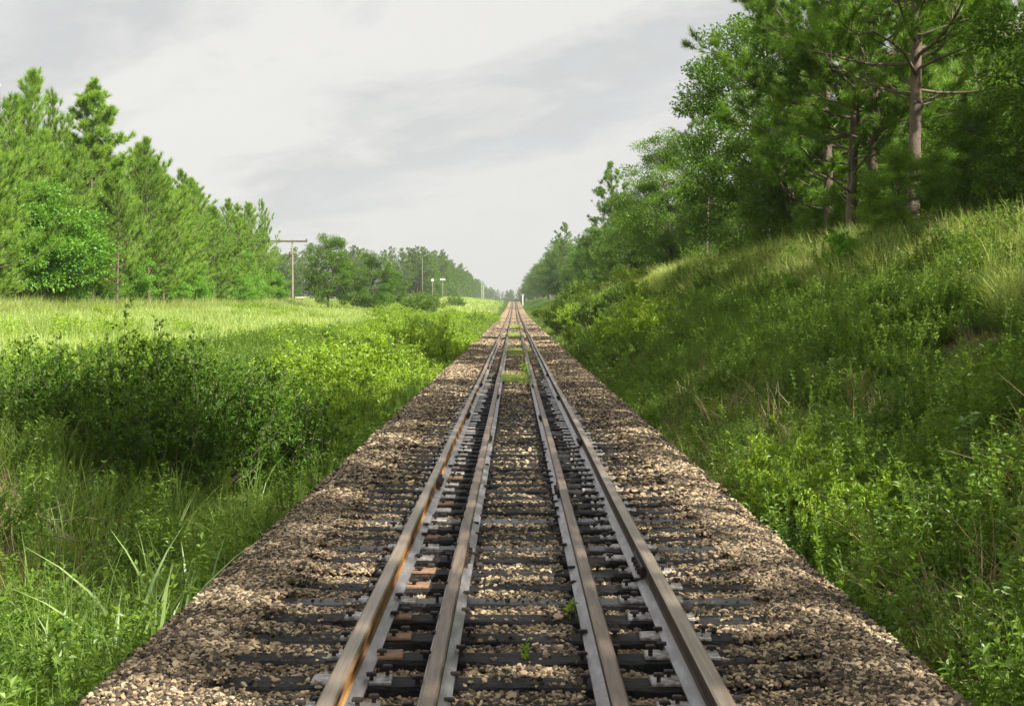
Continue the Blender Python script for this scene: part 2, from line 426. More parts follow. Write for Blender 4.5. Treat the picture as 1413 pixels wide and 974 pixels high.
def pine_mature(seed, h, bare=.35, per=44, needle=.27, wid=.014, dens=1.0, spread=1.0):
    g = np.random.default_rng(seed)
    nz = 18; tt = np.linspace(0, 1, nz); ph = g.uniform(0, 6)
    path = np.stack([.12 * np.sin(tt * 4 + ph), .12 * np.cos(tt * 3.3 + ph), tt * h], 1); path -= path[0] * [1, 1, 0]
    r0 = .0098 * h
    wood = [tube(path, np.interp(tt, [0, .05, .7, 1], [r0 * 1.25, r0, r0 * .6, .03]), 10)]
    tp, ta = [], []
    nl = int(46 * dens)
    for k in range(nl + 7):
        t = (k / nl) if k < nl else g.uniform(-.35, 0.05)
        z = h * (bare + (1 - bare) * min(t, .985)); dead = k >= nl
        c = np.array([np.interp(z, path[:, 2], path[:, i]) for i in range(3)])
        az = k * 2.4 + g.normal(0, .4)
        l = spread * (h * .235 * (1 - max(t, 0) ** 1.7) * (.7 + .3 * min(1, max(t, 0) * 4)) + .5) * g.uniform(.6, 1.2)
        if dead: l = g.uniform(.4, 1.5)
        el = .06 + .7 * max(t, 0) + g.normal(0, .2)
        s = np.linspace(0, 1, 7)[:, None]
        d0 = np.array([math.cos(az) * math.cos(el), math.sin(az) * math.cos(el), math.sin(el)])
        side = np.array([-math.sin(az), math.cos(az), 0])
        br = c + d0 * s * l + side * np.sin(s * 3.1 * g.uniform(.5, 1.5)) * l * g.normal(0, .16) + np.array([0, 0, 1.]) * (s ** 2) * l * g.uniform(.02, .4) + g.normal(0, .025, (7, 3)) * s * l
        wood.append(tube(br, np.linspace(.013 + .010 * l, .006, 7), 5))
        if dead: continue
        for q in range(int(3 + l * 2.6)):
            u = g.uniform(.3, 1)
            p = np.array([np.interp(u, s[:, 0], br[:, i]) for i in range(3)])
            sd = unit(d0 * .6 + rand_dirs(g, 1)[0] * np.array([1, 1, .45]) + np.array([0, 0, .3])); sl = l * .32 * g.uniform(.5, 1.2) * (1.25 - u * .6)
            tw = p + sd * np.linspace(0, 1, 4)[:, None] * sl + np.array([0, 0, 1.]) * (np.linspace(0, 1, 4)[:, None] ** 2) * sl * .25
            wood.append(tube(tw, np.linspace(.013, .006, 4), 4))
            for w in range(3 + int(sl * 5)):
                v = g.uniform(.45, 1.05); pp = p + sd * v * sl + np.array([0, 0, v * v * sl * .25]) + g.normal(0, .07, 3)
                tp.append(pp); ta.append(sd + np.array([0, 0, .55]) + g.normal(0, .35, 3))
        tp.append(br[-1]); ta.append(d0 + [0, 0, .5])
    V, F = needles(g, np.array(tp), np.array(ta), per, needle, wid, .15, 1.25)
    return join_vf(wood), (V, F)

def broadleaf(seed, h, w, clumps=90, per=260, leaf=.13, base=.12, csize=.55, lump=.3):
    g = np.random.default_rng(seed)
    tt = np.linspace(0, 1, 10); ph = g.uniform(0, 6)
    top = h * .8
    path = np.stack([.25 * np.sin(tt * 2.6 + ph) * w * .12, .25 * np.cos(tt * 2.2 + ph) * w * .12, tt * top], 1); path -= path[0]
    r0 = .014 * h + .015
    wood = [tube(path, np.interp(tt, [0, .06, 1], [r0 * 1.4, r0, .02]), 8)]
    dirs = rand_dirs(g, clumps); dirs[:, 2] = np.where(dirs[:, 2] < -.9, -dirs[:, 2], dirs[:, 2])
    lob = rand_dirs(g, 7)
    lum = 1 + lump * (np.max(dirs @ lob.T, 1) - .75) * 1.6
    rad = g.uniform(.30, 1.0, clumps) ** .55 * lum
    cz = h * (base + (1 - base) * .48); rz_ = h * (1 - base) * .5
    wz = 1 - .22 * np.clip(dirs[:, 2], 0, 1)
    C = np.stack([dirs[:, 0] * rad * w * .5 * wz, dirs[:, 1] * rad * w * .5 * wz, cz + dirs[:, 2] * rad * rz_ * .92], 1)
    for c in C[: int(clumps * .45)]:
        r = math.hypot(c[0], c[1])
        z0 = np.clip(c[2] - r * g.uniform(.2, .9), .14 * h + g.random() * .15 * h, top * .95)
        p0 = np.array([np.interp(z0, path[:, 2], path[:, i]) for i in range(3)])
        s = np.linspace(0, 1, 6)[:, None]
        br = p0 + (c - p0) * s + np.array([0, 0, 1.]) * np.sin(s * np.pi) * r * g.uniform(-.05, .12) + g.normal(0, .035 * w * .3, (6, 3)) * np.sin(s * np.pi)
        wood.append(tube(br, np.linspace(r0 * .26, .008, 6), 5))
    n = clumps * per
    cc = np.repeat(C, per, 0); cs = np.repeat(csize * g.uniform(.6, 1.35, clumps), per)[:, None]
    off = rand_dirs(g, n) * (g.random((n, 1)) ** .5) * cs * np.array([1.15, 1.15, .62])
    pos = cc + off
    out = unit(cc - np.array([0, 0, cz])) * .5
    d = unit(off) * .8 + out + g.normal(0, .5, (n, 3)) + np.array([0, 0, -.15])
    V, F = leaves(g, pos, d, leaf * g.uniform(.6, 1.25, n), leaf * .62, nhint=np.array([0, 0, 1.]) + out * .8 + unit(off) * .5)
    return join_vf(wood), (V, F)

def shrub(seed, h, w, stems=46, leaf=.07, twigs=6, per=22, upright=.5, lw=.5):
    g = np.random.default_rng(seed)
    wood, P, D = [], [], []
    for k in range(stems):
        az = g.uniform(0, 6.283); r = w * .5 * math.sqrt(g.random())
        hh = h * g.uniform(.55, 1.08) * (1 - .45 * (r / (w * .5)) ** 2)
        p0 = np.array([math.cos(az) * r * .3, math.sin(az) * r * .3, -.05]); p1 = np.array([math.cos(az) * r, math.sin(az) * r, hh])
        s = np.linspace(0, 1, 6)[:, None]
        st = p0 + (p1 - p0) * np.concatenate([s ** .8, s ** .8, s ** 1.15], 1) + g.normal(0, .03, (6, 3)) * s
        wood.append(tube(st, np.linspace(.012, .003, 6), 4))
        for q in range(twigs):
            u = g.uniform(.18, 1) ** .8; p = np.array([np.interp(u, s[:, 0], st[:, i]) for i in range(3)])
            ta = g.uniform(0, 6.283); te = g.uniform(.0, .9) + upright * .3
            td = np.array([math.cos(ta) * math.cos(te), math.sin(ta) * math.cos(te), math.sin(te)]); tl = g.uniform(.12, .34) * (h / 1.8) ** .7
            vv = g.uniform(.05, 1, per)[:, None]
            P.append(p + td * vv * tl); D.append(td * .5 + rand_dirs(g, per) * .9)
        vv = g.uniform(.55, 1.0, per); P.append(np.stack([np.interp(vv, s[:, 0], st[:, i]) for i in range(3)], 1)); D.append(np.array([0, 0, .7]) + rand_dirs(g, per) * .8)
    P = np.concatenate(P); D = np.concatenate(D)
    V, F = leaves(g, P, D, leaf * g.uniform(.6, 1.3, len(P)), leaf * lw)
    return join_vf(wood), (V, F)

def blades(seed, n, h, spread, w, bend=.5, segs=4, vary=.4):
    g = np.random.default_rng(seed)
    az = g.uniform(0, 6.283, n); r = spread * np.sqrt(g.random(n))
    p0 = np.stack([np.cos(az) * r, np.sin(az) * r, np.zeros(n)], 1)
    la = az + g.normal(0, 1.0, n); hh = h * g.uniform(1 - vary, 1 + vary * .5, n); bd = bend * g.uniform(.2, 1.4, n)
    ld = np.stack([np.cos(la), np.sin(la), np.zeros(n)], 1); sd = np.stack([-np.sin(la), np.cos(la), np.zeros(n)], 1)
    tw = g.uniform(-.9, .9, n)[:, None]; sd = sd * np.cos(tw) + ld * np.sin(tw)
    V = []
    for k in range(segs + 1):
        s = k / segs
        c = p0 + np.array([0, 0, 1.]) * (hh * (s - .28 * bd * s ** 2.5))[:, None] + ld * (hh * bd * s ** 2)[:, None]
        ww = w * (1 - s ** 1.6) * .5 + w * .02
        V.append(c - sd * ww); V.append(c + sd * ww)
    V = np.stack(V, 1); m = 2 * (segs + 1)
    i = np.arange(n)[:, None, None] * m; k = np.arange(segs)[None, :, None] * 2
    F = (i + k + np.array([0, 1, 3, 2])[None, None, :]).reshape(-1, 4)
    return V.reshape(-1, 3), F

def weed(seed, stems, h, spread, leaf, per=16):
    g = np.random.default_rng(seed); P, D, wood = [], [], []
    for k in range(stems):
        a = g.uniform(0, 6.283); r = spread * math.sqrt(g.random()); hh = h * g.uniform(.5, 1.15)
        p0 = np.array([math.cos(a) * r * .5, math.sin(a) * r * .5, 0]); p1 = np.array([math.cos(a) * r, math.sin(a) * r, hh])
        s = np.linspace(0, 1, 4)[:, None]
        st = p0 + (p1 - p0) * s; wood.append(tube(st, np.linspace(.004, .002, 4), 3))
        v = g.uniform(.25, 1.02, per)[:, None]
        P.append(p0 + (p1 - p0) * v); aa = g.uniform(0, 6.283, per)
        D.append(np.stack([np.cos(aa), np.sin(aa), g.uniform(-.1, .9, per)], 1))
    P = np.concatenate(P); D = np.concatenate(D)
    V, F = leaves(g, P, D, leaf * g.uniform(.6, 1.3, len(P)), leaf * .5)
    return join_vf(wood), (V, F)

def tree_thing(name, wood_crown, bark, leafm, loc=(0, 0, 0), rz=0, scale=1, crown='crown', stem='trunk'):
    w, c = wood_crown
    t = empty(name, loc, rz, scale)
    build(stem, [(w[0], w[1], 0)], [bark], t, smooth=True)
    build(crown, [(c[0], c[1], 0)], [leafm], t)
    return t

def source(name, parts, mats):
    return build(name, parts, mats, link=False)

# ================================================================== THE SETTING
def grid_axis(segs):
    out = [segs[0][0]]
    for a, b, st in segs:
        n = max(1, int(round((b - a) / st))); out += list(a + (b - a) * np.arange(1, n + 1) / n)
    return np.array(out)
gx = grid_axis([(-4000, -600, 425), (-600, -80, 40), (-80, -28, 4), (-28, -10, .8), (-10, -2, .25), (-2, 2, .5), (2, 11, .22), (11, 28, .8), (28, 80, 4), (80, 600, 40), (600, 4000, 425)])
gy = grid_axis([(-200, -20, 12), (-20, 5, 1), (5, 40, .3), (40, 100, .6), (100, 240, 2), (240, 700, 10), (700, 1500, 50), (1500, 5000, 350)])
X, Y = np.meshgrid(gx, gy); Z = tz(X, Y)
n_, m_ = X.shape
ii = np.arange(n_ - 1)[:, None] * m_ + np.arange(m_ - 1)[None, :]
F = np.stack([ii, ii + 1, ii + m_ + 1, ii + m_], -1).reshape(-1, 4)
tag(build('ground', [(np.stack([X, Y, Z], -1).reshape(-1, 3), F, 0)], [M['ground']], smooth=True), 'grassy ground falling to a ditch and rising as a bank beside the railway', None, None, 'structure')

# ballast bed ---------------------------------------------------------------
TIE0, TIE_P, N_TIES = 5.10, .497, 300
HALF = 1.86
bx = np.array([-1.86, -1.80, -1.6, -1.4, -1.2, -1, -.8, -.6, -.4, -.2, 0, .2, .4, .6, .8, 1, 1.2, 1.4, 1.6, 1.80, 1.86])
by = grid_axis([(2, 60, .124), (60, 160, .5), (160, 640, 4)])
BX, BY = np.meshgrid(bx, by)
def bed_z(x, y):
    s = sstep(1.1, 1.5, np.abs(x))
    far = sstep(22, 60, y)
    return -.045 + s * .04 + far * .03 + .018 * fbm(x * 1.6, y * 1.1, 40, 3) - .06 * sstep(1.72, 1.87, np.abs(x)) + zt(y)
n_, m_ = BX.shape
ii = np.arange(n_ - 1)[:, None] * m_ + np.arange(m_ - 1)[None, :]
F = np.stack([ii, ii + 1, ii + m_ + 1, ii + m_], -1).reshape(-1, 4)
tag(build('ballast_bed', [(np.stack([BX, BY, bed_z(BX, BY)], -1).reshape(-1, 3), F, 0)], [M['ballast']], smooth=True), 'bed of brown crushed stone carrying the track', None, None, 'structure')

# curbs retaining the ballast
def extrude_profile(prof, ys, x0=0.0, wob=0, seed=0, closed=True):
    prof = np.asarray(prof, float); k = len(prof); n = len(ys)
    w = wob * fbm(ys * .11, ys * 0 + seed, 50 + seed, 2) if wob else 0 * ys
    V = np.stack([prof[None, :, 0] + x0 + w[:, None], np.repeat(ys[:, None], k, 1), prof[None, :, 1] + zt(ys)[:, None]], -1).reshape(-1, 3)
    i = np.arange(n - 1)[:, None] * k; j = np.arange(k)[None, :]
    F = np.stack([i + j, i + (j + 1) % k, i + k + (j + 1) % k, i + k + j], -1)
    return V, F.reshape(-1, 4)
cy = grid_axis([(2, 60, 1.5), (60, 640, 6)])
for sx, lab in ((-1, 'low concrete curb holding the ballast beside the reeds and dark shrubs'), (1, 'low concrete curb holding the ballast at the foot of the steep grassy bank')):
    V, F = extrude_profile([(-.035, -.075), (.035, -.075), (.05, -1.6), (-.05, -1.6)], cy, sx * 1.90)
    if sx: tag(build('deck_curb', [(V, F, 0)], [M['concrete']]), lab, 'curb')

# stones ---------------------------------------------------------------------
def stone_src(seed, mat='stone'):
    g = np.random.default_rng(seed)
    t = (1 + 5 ** .5) / 2
    V = unit(np.array([[-1,t,0],[1,t,0],[-1,-t,0],[1,-t,0],[0,-1,t],[0,1,t],[0,-1,-t],[0,1,-t],[t,0,-1],[t,0,1],[-t,0,-1],[-t,0,1]]))
    F = np.array([[0,11,5],[0,5,1],[0,1,7],[0,7,10],[0,10,11],[1,5,9],[5,11,4],[11,10,2],[10,7,6],[7,1,8],[3,9,4],[3,4,2],[3,2,6],[3,6,8],[3,8,9],[4,9,5],[2,4,11],[6,2,10],[8,6,7],[9,8,1]])
    E = {}; V = list(V); F2 = []
    def mid(a, b):
        k = (min(a, b), max(a, b))
        if k not in E: E[k] = len(V); V.append(unit(V[a] + V[b]))
        return E[k]
    for a, b, c in F:
        x, y, z = mid(a, b), mid(b, c), mid(c, a); F2 += [[a, x, z], [x, b, y], [z, y, c], [x, y, z]]
    V = np.array(V); F = np.array(F2)
    for q in range(15):                     # knock flat facets off the pebble
        d = rand_dirs(g, 1)[0]; lim = g.uniform(.46, .78); h = V @ d
        V = V - d * np.maximum(h - lim, 0)[:, None]
    V = 1.25 * V * np.array([1.2, g.uniform(.75, 1.05), g.uniform(.6, .85)]) + g.normal(0, .03, V.shape)
    return source('stone', [(V, F, 0)], [M[mat]])
STONES = [stone_src(k) for k in range(7)] + [stone_src(20 + k, 'stone_dark') for k in range(3)]
def ballast_stones(n, y0, y1, size, seed):
    g = np.random.default_rng(seed)
    x = g.uniform(-1.93, 1.93, n); y = g.uniform(y0, y1, n)
    ph = (y - TIE0) / TIE_P; dy = np.abs(ph - np.round(ph)) * TIE_P
    cov = fbm(x * 1.7, y * .9, 70, 3)
    on_tie = (dy < .112) & (np.abs(x) < 1.40)
    p = np.clip(.05 + .95 * sstep(1.27, 1.47, np.abs(x) + .22 * cov) + .75 * sstep(20, 46, y) * (np.abs(x) > .45) + .55 * sstep(30, 60, y), 0, 1)
    p = np.where((cov > .42) & (np.abs(x) > .85), np.maximum(p, .75), p)
    k = (~on_tie & (g.random(n) < .62 + .38 * sstep(.9, 1.3, np.abs(x)) + .3 * sstep(-.2, .3, cov))) | (on_tie & (g.random(n) < p))
    railx = np.minimum(np.abs(np.abs(x) - .7535), np.abs(np.abs(x) - .372))
    k &= (railx > .10) | (g.random(n) < .25)
    low = (np.abs(x) > .44) & (np.abs(x) < .68)
    k &= ~(low & on_tie)
    x, y, on_tie, railx, low = x[k], y[k], on_tie[k], railx[k], low[k]; n = len(x)
    z = bed_z(x, y) + g.uniform(0, .022, n) + .014 * (~on_tie) * np.where(low, 0, 1) + .012 * (~on_tie) * sstep(16, 30, y) + np.where(on_tie, .045, 0) - np.where(railx < .1, .02, 0) - np.where(low, .012, 0)
    over = np.abs(x) > 1.84; z = np.where(over, zt(y) - .05 + g.uniform(-.02, .02, n), z)
    s = size * np.exp(g.normal(0, .27, n))
    rot = np.stack([g.normal(0, .4, n), g.normal(0, .4, n), g.uniform(0, 6.28, n)], 1)
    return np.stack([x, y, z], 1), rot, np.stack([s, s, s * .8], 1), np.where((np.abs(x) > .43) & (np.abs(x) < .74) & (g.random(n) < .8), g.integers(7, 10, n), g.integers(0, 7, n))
A = ballast_stones(200000, 5.7, 14, .0116, 1); B = ballast_stones(190000, 14, 60, .0195, 2); C_ = ballast_stones(60000, 60, 150, .032, 3)
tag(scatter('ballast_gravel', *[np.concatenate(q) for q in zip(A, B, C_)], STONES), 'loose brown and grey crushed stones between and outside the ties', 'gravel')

# rails ------------------------------------------------------------------------
ry = np.concatenate([np.arange(2, 60, .5), np.arange(60, 640, 4.)])
def rail_profile(h, bw, hw):
    b = bw / 2; a = hw / 2
    #            right side bottom -> up -> head -> left side down
    return [(b, 0), (b, .012), (.018, .032), (.009, .045), (.009, h - .045), (a, h - .034), (a, h - .008), (a - .008, h - .001), (-a + .008, h - .001), (-a, h - .008), (-a, h - .034), (-.009, h - .045), (-.009, .045), (-.018, .032), (-b, .012), (-b, 0)]
#  strip material per profile segment: 0 head, 1 web/side, 2 flange
SEG = [2, 2, 1, 1, 1, 1, 0, 0, 0, 1, 1, 1, 1, 2, 2, 2]
def make_rail(x0, h, mats, label, seed, group, joints, sidebar, bw=.145, hw=.072):
    prof = rail_profile(h, bw, hw); V, F = extrude_profile(prof, ry, x0, .010, seed)
    F = F.reshape(len(ry) - 1, len(prof), 4)
    V[:, 2] += .014
    parts = []
    for mi in range(3):
        f = F[:, [k for k in range(len(prof)) if SEG[k] == mi], :].reshape(-1, 4)
        parts.append((V, f, mi))
    root = build('rail', parts, mats)
    tag(root, label, 'rail', group)
    for jy in joints:
        for s in sidebar:
            w = float(.010 * fbm(np.array([jy * .11]), np.array([seed * 1.0]), 50 + seed, 2)[0])
            v, f = bevel_box((.032, .62, .085), .008)
            bolts = [box((s * .020, q, 0), (.03, .032, .032)) for q in (-.23, -.08, .08, .23)]
            vv, ff = join_vf([(v, f)] + bolts)
            vv = vv + np.array([x0 + w + s * .024, jy, .075 + float(zt(jy))])
            build('joint_bar', [(vv, ff, 0)], [M['spike']], root)
    return root
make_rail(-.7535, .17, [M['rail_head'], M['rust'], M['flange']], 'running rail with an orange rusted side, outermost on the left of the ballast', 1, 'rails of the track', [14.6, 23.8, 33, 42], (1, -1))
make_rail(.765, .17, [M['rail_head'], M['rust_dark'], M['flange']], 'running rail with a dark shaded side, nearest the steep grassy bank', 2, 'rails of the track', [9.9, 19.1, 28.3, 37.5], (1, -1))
make_rail(-.372, .145, [M['rail_guard'], M['rust_dark'], M['flange']], 'inner guard rail next to the orange rusted running rail', 3, 'rails of the track', [10.3, 19.5, 28.7], (1,), .14, .068)
make_rail(.372, .145, [M['rail_guard'], M['rust_dark'], M['flange']], 'inner guard rail next to the running rail on the bank side', 4, 'rails of the track', [14.0, 23.2, 32.4], (-1,), .14, .068)

# ties ---------------------------------------------------------------------------
def tie_mesh(seed, mat):
    g = np.random.default_rng(seed); nx = 30
    xs = np.linspace(-1.37, 1.37, nx); V = []
    for x in xs:
        j = g.normal(0, .004, 8)
        V += [[x, -.106 + j[0], -.17], [x, -.107 + j[1], -.012 + j[2]], [x, -.094 + j[3], .0 + j[4] * .5], [x, .0, .001 + g.normal(0, .003)], [x, .094 + j[5], .0 + j[6] * .5], [x, .107 + j[7], -.012], [x, .106, -.17]]
    i = np.arange(nx - 1)[:, None] * 7 + np.arange(6)[None, :]
    F = np.stack([i, i + 7, i + 8, i + 1], -1).reshape(-1, 4)[:, ::-1]
    V = np.array(V)
    capA = np.array([[0, 1, 2, 3], [0, 3, 4, 6], [4, 5, 6, 6]]); e = (nx - 1) * 7
    caps = np.array([[0, 1, 2], [0, 2, 3], [0, 3, 4], [0, 4, 5], [0, 5, 6], [e, e+2, e+1], [e, e+3, e+2], [e, e+4, e+3], [e, e+5, e+4], [e, e+6, e+5]])
    me = build('crosstie', [(V, F, 0), (V[:0], np.zeros((0, 3), int), 0)], [mat], link=False)
    o = build('crosstie', [(V, F, 0), (V, caps, 0)], [mat], link=False)
    return o
TIEM = [tie_mesh(k, M['tie']).data for k in range(4)]
TIEP = [tie_mesh(10 + k, M['tie_pale']).data for k in range(2)]
v, f = bevel_box((.36, .16, .016), .005)
PLATE = build('tie_plate', [(v, f, 0)], [M['plate']], link=False).data
left_half = (v.copy(), f)
va, fa = bevel_box((.18, .16, .016), .005); va1 = va + [-.0901, 0, 0]; vb1 = va + [.0901, 0, 0.0006]
PLATE_R = build('tie_plate', [(va1, fa, 0), (vb1, fa, 1)], [M['plate'], M['plate_rust']], link=False).data
sv, sf = join_vf([box((0, 0, .012), (.018, .018, .05)), (bevel_box((.045, .034, .016), .005)[0] + [0, 0, .042], bevel_box((.045, .034, .016), .005)[1])])
SPIKE = build('spike', [(sv, sf, 0)], [M['spike']], link=False).data
PALE = {8: 'greyish wet-looking tie with a pale gleaming top, nearest of the pale ones', 12: 'second of the pale gleaming ties, beyond the nearest pale one', 15: 'farthest of the pale gleaming ties under the inner rails'}
FIRST = {4: 'dark tie nearest the camera, crossing the bottom of the track'}
def add_obj(name, data, parent, loc, rz=0, scale=1):
    o = bpy.data.objects.new(name, data); COL.objects.link(o); o.parent = parent; o.location = loc; o.rotation_euler = (0, 0, rz); o.scale = (scale,) * 3
    return o
for k in range(3, N_TIES + 3):
    y = TIE0 + TIE_P * k
    o = bpy.data.objects.new('crosstie', TIEP[k % 2] if k in PALE else TIEM[k % 4]); COL.objects.link(o)
    o.location = (rnd.gauss(0, .02), y + rnd.gauss(0, .008), float(zt(y)) + .003 + rnd.gauss(0, .003)); o.rotation_euler = (.0, rnd.gauss(0, .002), rnd.gauss(0, .006) + (math.pi if k % 3 else 0) * 0)
    lab = PALE.get(k) or FIRST.get(k) or ('dark creosoted wooden tie half sunk in brown ballast under the rails' if k < 70 else 'dark wooden tie in the distant stretch of track, almost buried in ballast')
    tag(o, lab, 'railway tie', 'wooden ties under the rails')
    if k < 64:
        for sx in (-1, 1):
            pl = add_obj('tie_plate', PLATE_R if (sx < 0 and (k in (5, 6, 7, 9, 10, 13, 17, 21))) else PLATE, o, ((.765 if sx > 0 else -.7535) + rnd.gauss(0, .006), rnd.gauss(0, .008), .0095), rnd.gauss(0, .02))
            if k < 30:
                for dx, dyy in ((-.088, .05), (.088, -.05), (.15, .055), (-.15, -.05)):
                    if rnd.random() < .88:
                        add_obj('spike', SPIKE, pl, (dx + rnd.gauss(0, .004), dyy + rnd.gauss(0, .008), -.016 + abs(rnd.gauss(0, .008))), rnd.gauss(0, .15) + (math.pi if dx > 0 else 0))
        if k < 30:
            for sx in (-1, 1):
                for e in (-1, 1):
                    add_obj('spike', SPIKE, o, (sx * .372 + e * .083, e * .05 + rnd.gauss(0, .012), -.012 + abs(rnd.gauss(0, .006))), rnd.gauss(0, .15))

# ================================================================== GROUND COVER (stuff)
G_SHORT = [source('grass_clump', [(*blades(200 + k, 46, .27, .20, .010, .8), 0)], [M['grass']]) for k in range(4)]
G_TALL = [source('grass_clump', [(*blades(210 + k, 42, .62, .20, .012, .65), 0)], [M['grass']]) for k in range(4)]
G_MEAD = [source('grass_clump', [(*blades(220 + k, 60, .34, .36, .016, .5), 0)], [M['meadow']]) for k in range(4)]
G_CREST = [source('grass_clump', [(*blades(230 + k, 50, .62, .24, .012, .6), 0)], [M['crest']]) for k in range(4)]
G_DRY = [source('grass_clump', [(*blades(240 + k, 34, .42, .22, .008, .8), 0)], [M['dry']]) for k in range(3)]
W_LOW = []
for k in range(5):
    w, c = weed(250 + k, 13, .26, .24, .040, 20); W_LOW.append(source('weed_clump', [(w[0], w[1], 0), (c[0], c[1], 0)], [M['weed']]))
W_TALL = []
for k in range(4):
    w, c = weed(260 + k, 11, .60, .24, .046, 34); W_TALL.append(source('weed_clump', [(w[0], w[1], 0), (c[0], c[1], 0)], [M['weed']]))
W_LIT = []
for k in range(3):
    w, c = weed(270 + k, 11, .50, .30, .065, 28); W_LIT.append(source('weed_clump', [(w[0], w[1], 0), (c[0], c[1], 0)], [M['shrub_lit']]))

scat_ground('foreground_weeds', 90, (-3.9, -2.15), (7, 11), W_LIT + W_TALL[:2], label='leafy lit weeds in the lower corner beside the ballast', cat='weeds', seed=20, scl=(.7, 1.2))
offdeck = lambda x, y: (np.abs(x) > 2.04)
gull = lambda x, y: np.where((fbm(x * .42 + 3, y * .30, 21, 3) < -.29) & (x > 4.3), .12, np.where(fbm(x * .42 + 3, y * .30, 21, 3) < -.38, .3, 1.0))
scat_ground('bank_grass', 11000, (2.05, 9.6), (7, 260), G_SHORT, keep=lambda x, y: .8 * gull(x, y), ypow=1.9, label='green grass growing over the steep bank', cat='grass', seed=1)
scat_ground('bank_weeds', 34000, (2.1, 9.4), (7, 70), W_LOW + W_LOW + W_TALL[:1], keep=lambda x, y: (.35 + .65 * (fbm(x * .5, y * .5, 80, 2) > -.1)) * gull(x, y), ypow=1.6, label='dark leafy weeds covering the shaded bank', cat='weeds', seed=2, scl=(.7, 1.4))
scat_ground('crest_grass', 5200, (6.6, 10.4), (16, 130), G_CREST, keep=lambda x, y: gull(x, y) * .9 * (.3 + .7 * (fbm(x * .3, y * .14, 81, 2) > -.15)), ypow=1.4, label='pale tall grass along the top of the bank', cat='grass', seed=3, tilt=.25)
scat_ground('bank_dry_grass', 1500, (2.2, 8.6), (7, 60), G_DRY, keep=lambda x, y: (fbm(x * .35, y * .3, 82, 2) > .10) * .9, ypow=1.5, label='wispy brown dry grass on the bank', cat='dry grass', seed=4, scl=(.8, 1.7), tilt=.3)
scat_ground('ditch_grass', 11000, (-8.5, -2.05), (7, 150), G_TALL + G_SHORT[:2], keep=lambda x, y: np.where((x < -3.6) & (y < 19.5) & (y > 10), .13, np.where((y > 13.5) & (y < 21.5), .10, .55)), ypow=1.8, label='tall green grass in the ditch beside the ballast', cat='grass', seed=5)
scat_ground('ditch_weeds', 7000, (-8.5, -2.1), (7, 60), W_TALL + W_LOW[:2], keep=lambda x, y: np.where((x < -3.6) & (y < 19.5) & (y > 10), .26, np.where((y > 14) & (y < 21.5), .14, .9)), ypow=1.5, label='leafy weeds in the ditch', cat='weeds', seed=6)
scat_ground('bright_weeds', 2600, (-9, -2.3), (24, 170), W_LIT, keep=lambda x, y: sstep(-9, -6, x) * (fbm(x * .25, y * .12, 83, 2) > -.1) * .9, ypow=1.3, label='bright sunlit weeds between the bushes and the meadow', cat='weeds', seed=7, scl=(.8, 1.6))
scat_ground('brown_litter_grass', 2600, (-7.5, -3.3), (9.5, 17.5), G_DRY, keep=lambda x, y: sstep(-3.2, -4.2, x) * (fbm(x * .5, y * .5, 84, 2) > -.3), label='brown dry grass on the low bank before the dark shrubs', cat='dry grass', seed=8, scl=(.6, 1.1), tilt=.5)
scat_ground('meadow_grass', 17000, (-27, -7.2), (20, 175), G_MEAD, ypow=1.35, label='pale yellow-green meadow grass before the pine rows', cat='grass', seed=9, scl=(.7, 1.3))
scat_ground('meadow_edge_grass', 2400, (-27, -21), (58, 170), G_CREST, label='taller pale grass at the foot of the pine rows', cat='grass', seed=10, scl=(.9, 1.5))
scat_ground('meadow_weeds', 2600, (-23, -7.5), (24, 170), W_LIT + G_TALL[:2], keep=lambda x, y: (fbm(x * .16, y * .06, 91, 3) > .08) * 1.0, ypow=1.2, label='greener weedy patches in the meadow', cat='weeds', seed=21, scl=(.7, 1.3))
scat_ground('far_meadow_grass', 6000, (-34, -4.5), (150, 520), G_MEAD, ypow=1.2, label='far green meadow left of the distant track', cat='grass', seed=11, scl=(1.4, 2.2), zs=(.4, .7))
scat_ground('wood_floor_weeds', 7000, (10.0, 24), (8, 240), W_TALL + W_LOW[:2], ypow=1.1, label='dark undergrowth below the trees above the bank', cat='undergrowth', seed=12, scl=(1.0, 2.2))

# ================================================================== TREES
PY = [tree_thing('plantation_pine', pine_young(300 + k, 10.2, bare=(.06, .12, .08, .17)[k], fat=(1.3, 1.45, 1.25, 1.35)[k], per=46, needle=.36), M['bark_pine'], M['pine_young'], (-24, 500, 0)) for k in range(4)]
PM = [tree_thing('tall_pine', pine_mature(320 + k, 15.0, bare=(.30, .22, .34)[k]), M['bark_pine'], M['pine'], (15, 500, 0)) for k in range(3)]
OK_ = [tree_thing('broadleaf_tree', broadleaf(340 + k, 10.0, (6.6, 7.2, 6.0)[k], clumps=(170, 185, 160)[k], per=230, leaf=.14, base=.03, csize=.66), M['bark'], M['oak'], (15, 500, 0)) for k in range(3)]
BR = [tree_thing('broadleaf_tree', broadleaf(350 + k, 6.6, 7.4, clumps=190, per=210, leaf=.16, base=.01, csize=.62), M['bark'], M['maple'], (-24, 500, 0)) for k in range(2)]
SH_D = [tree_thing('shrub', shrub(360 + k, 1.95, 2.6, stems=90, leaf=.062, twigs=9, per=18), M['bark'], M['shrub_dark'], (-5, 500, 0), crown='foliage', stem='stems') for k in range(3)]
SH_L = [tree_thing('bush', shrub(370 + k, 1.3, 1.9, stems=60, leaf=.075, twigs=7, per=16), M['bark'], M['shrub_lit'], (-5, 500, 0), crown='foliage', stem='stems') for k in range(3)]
SH_M = [tree_thing('bush', shrub(380 + k, 1.2, 1.8, stems=60, leaf=.07, twigs=7, per=16), M['bark'], M['weed'], (-5, 500, 0), crown='foliage', stem='stems') for k in range(2)]

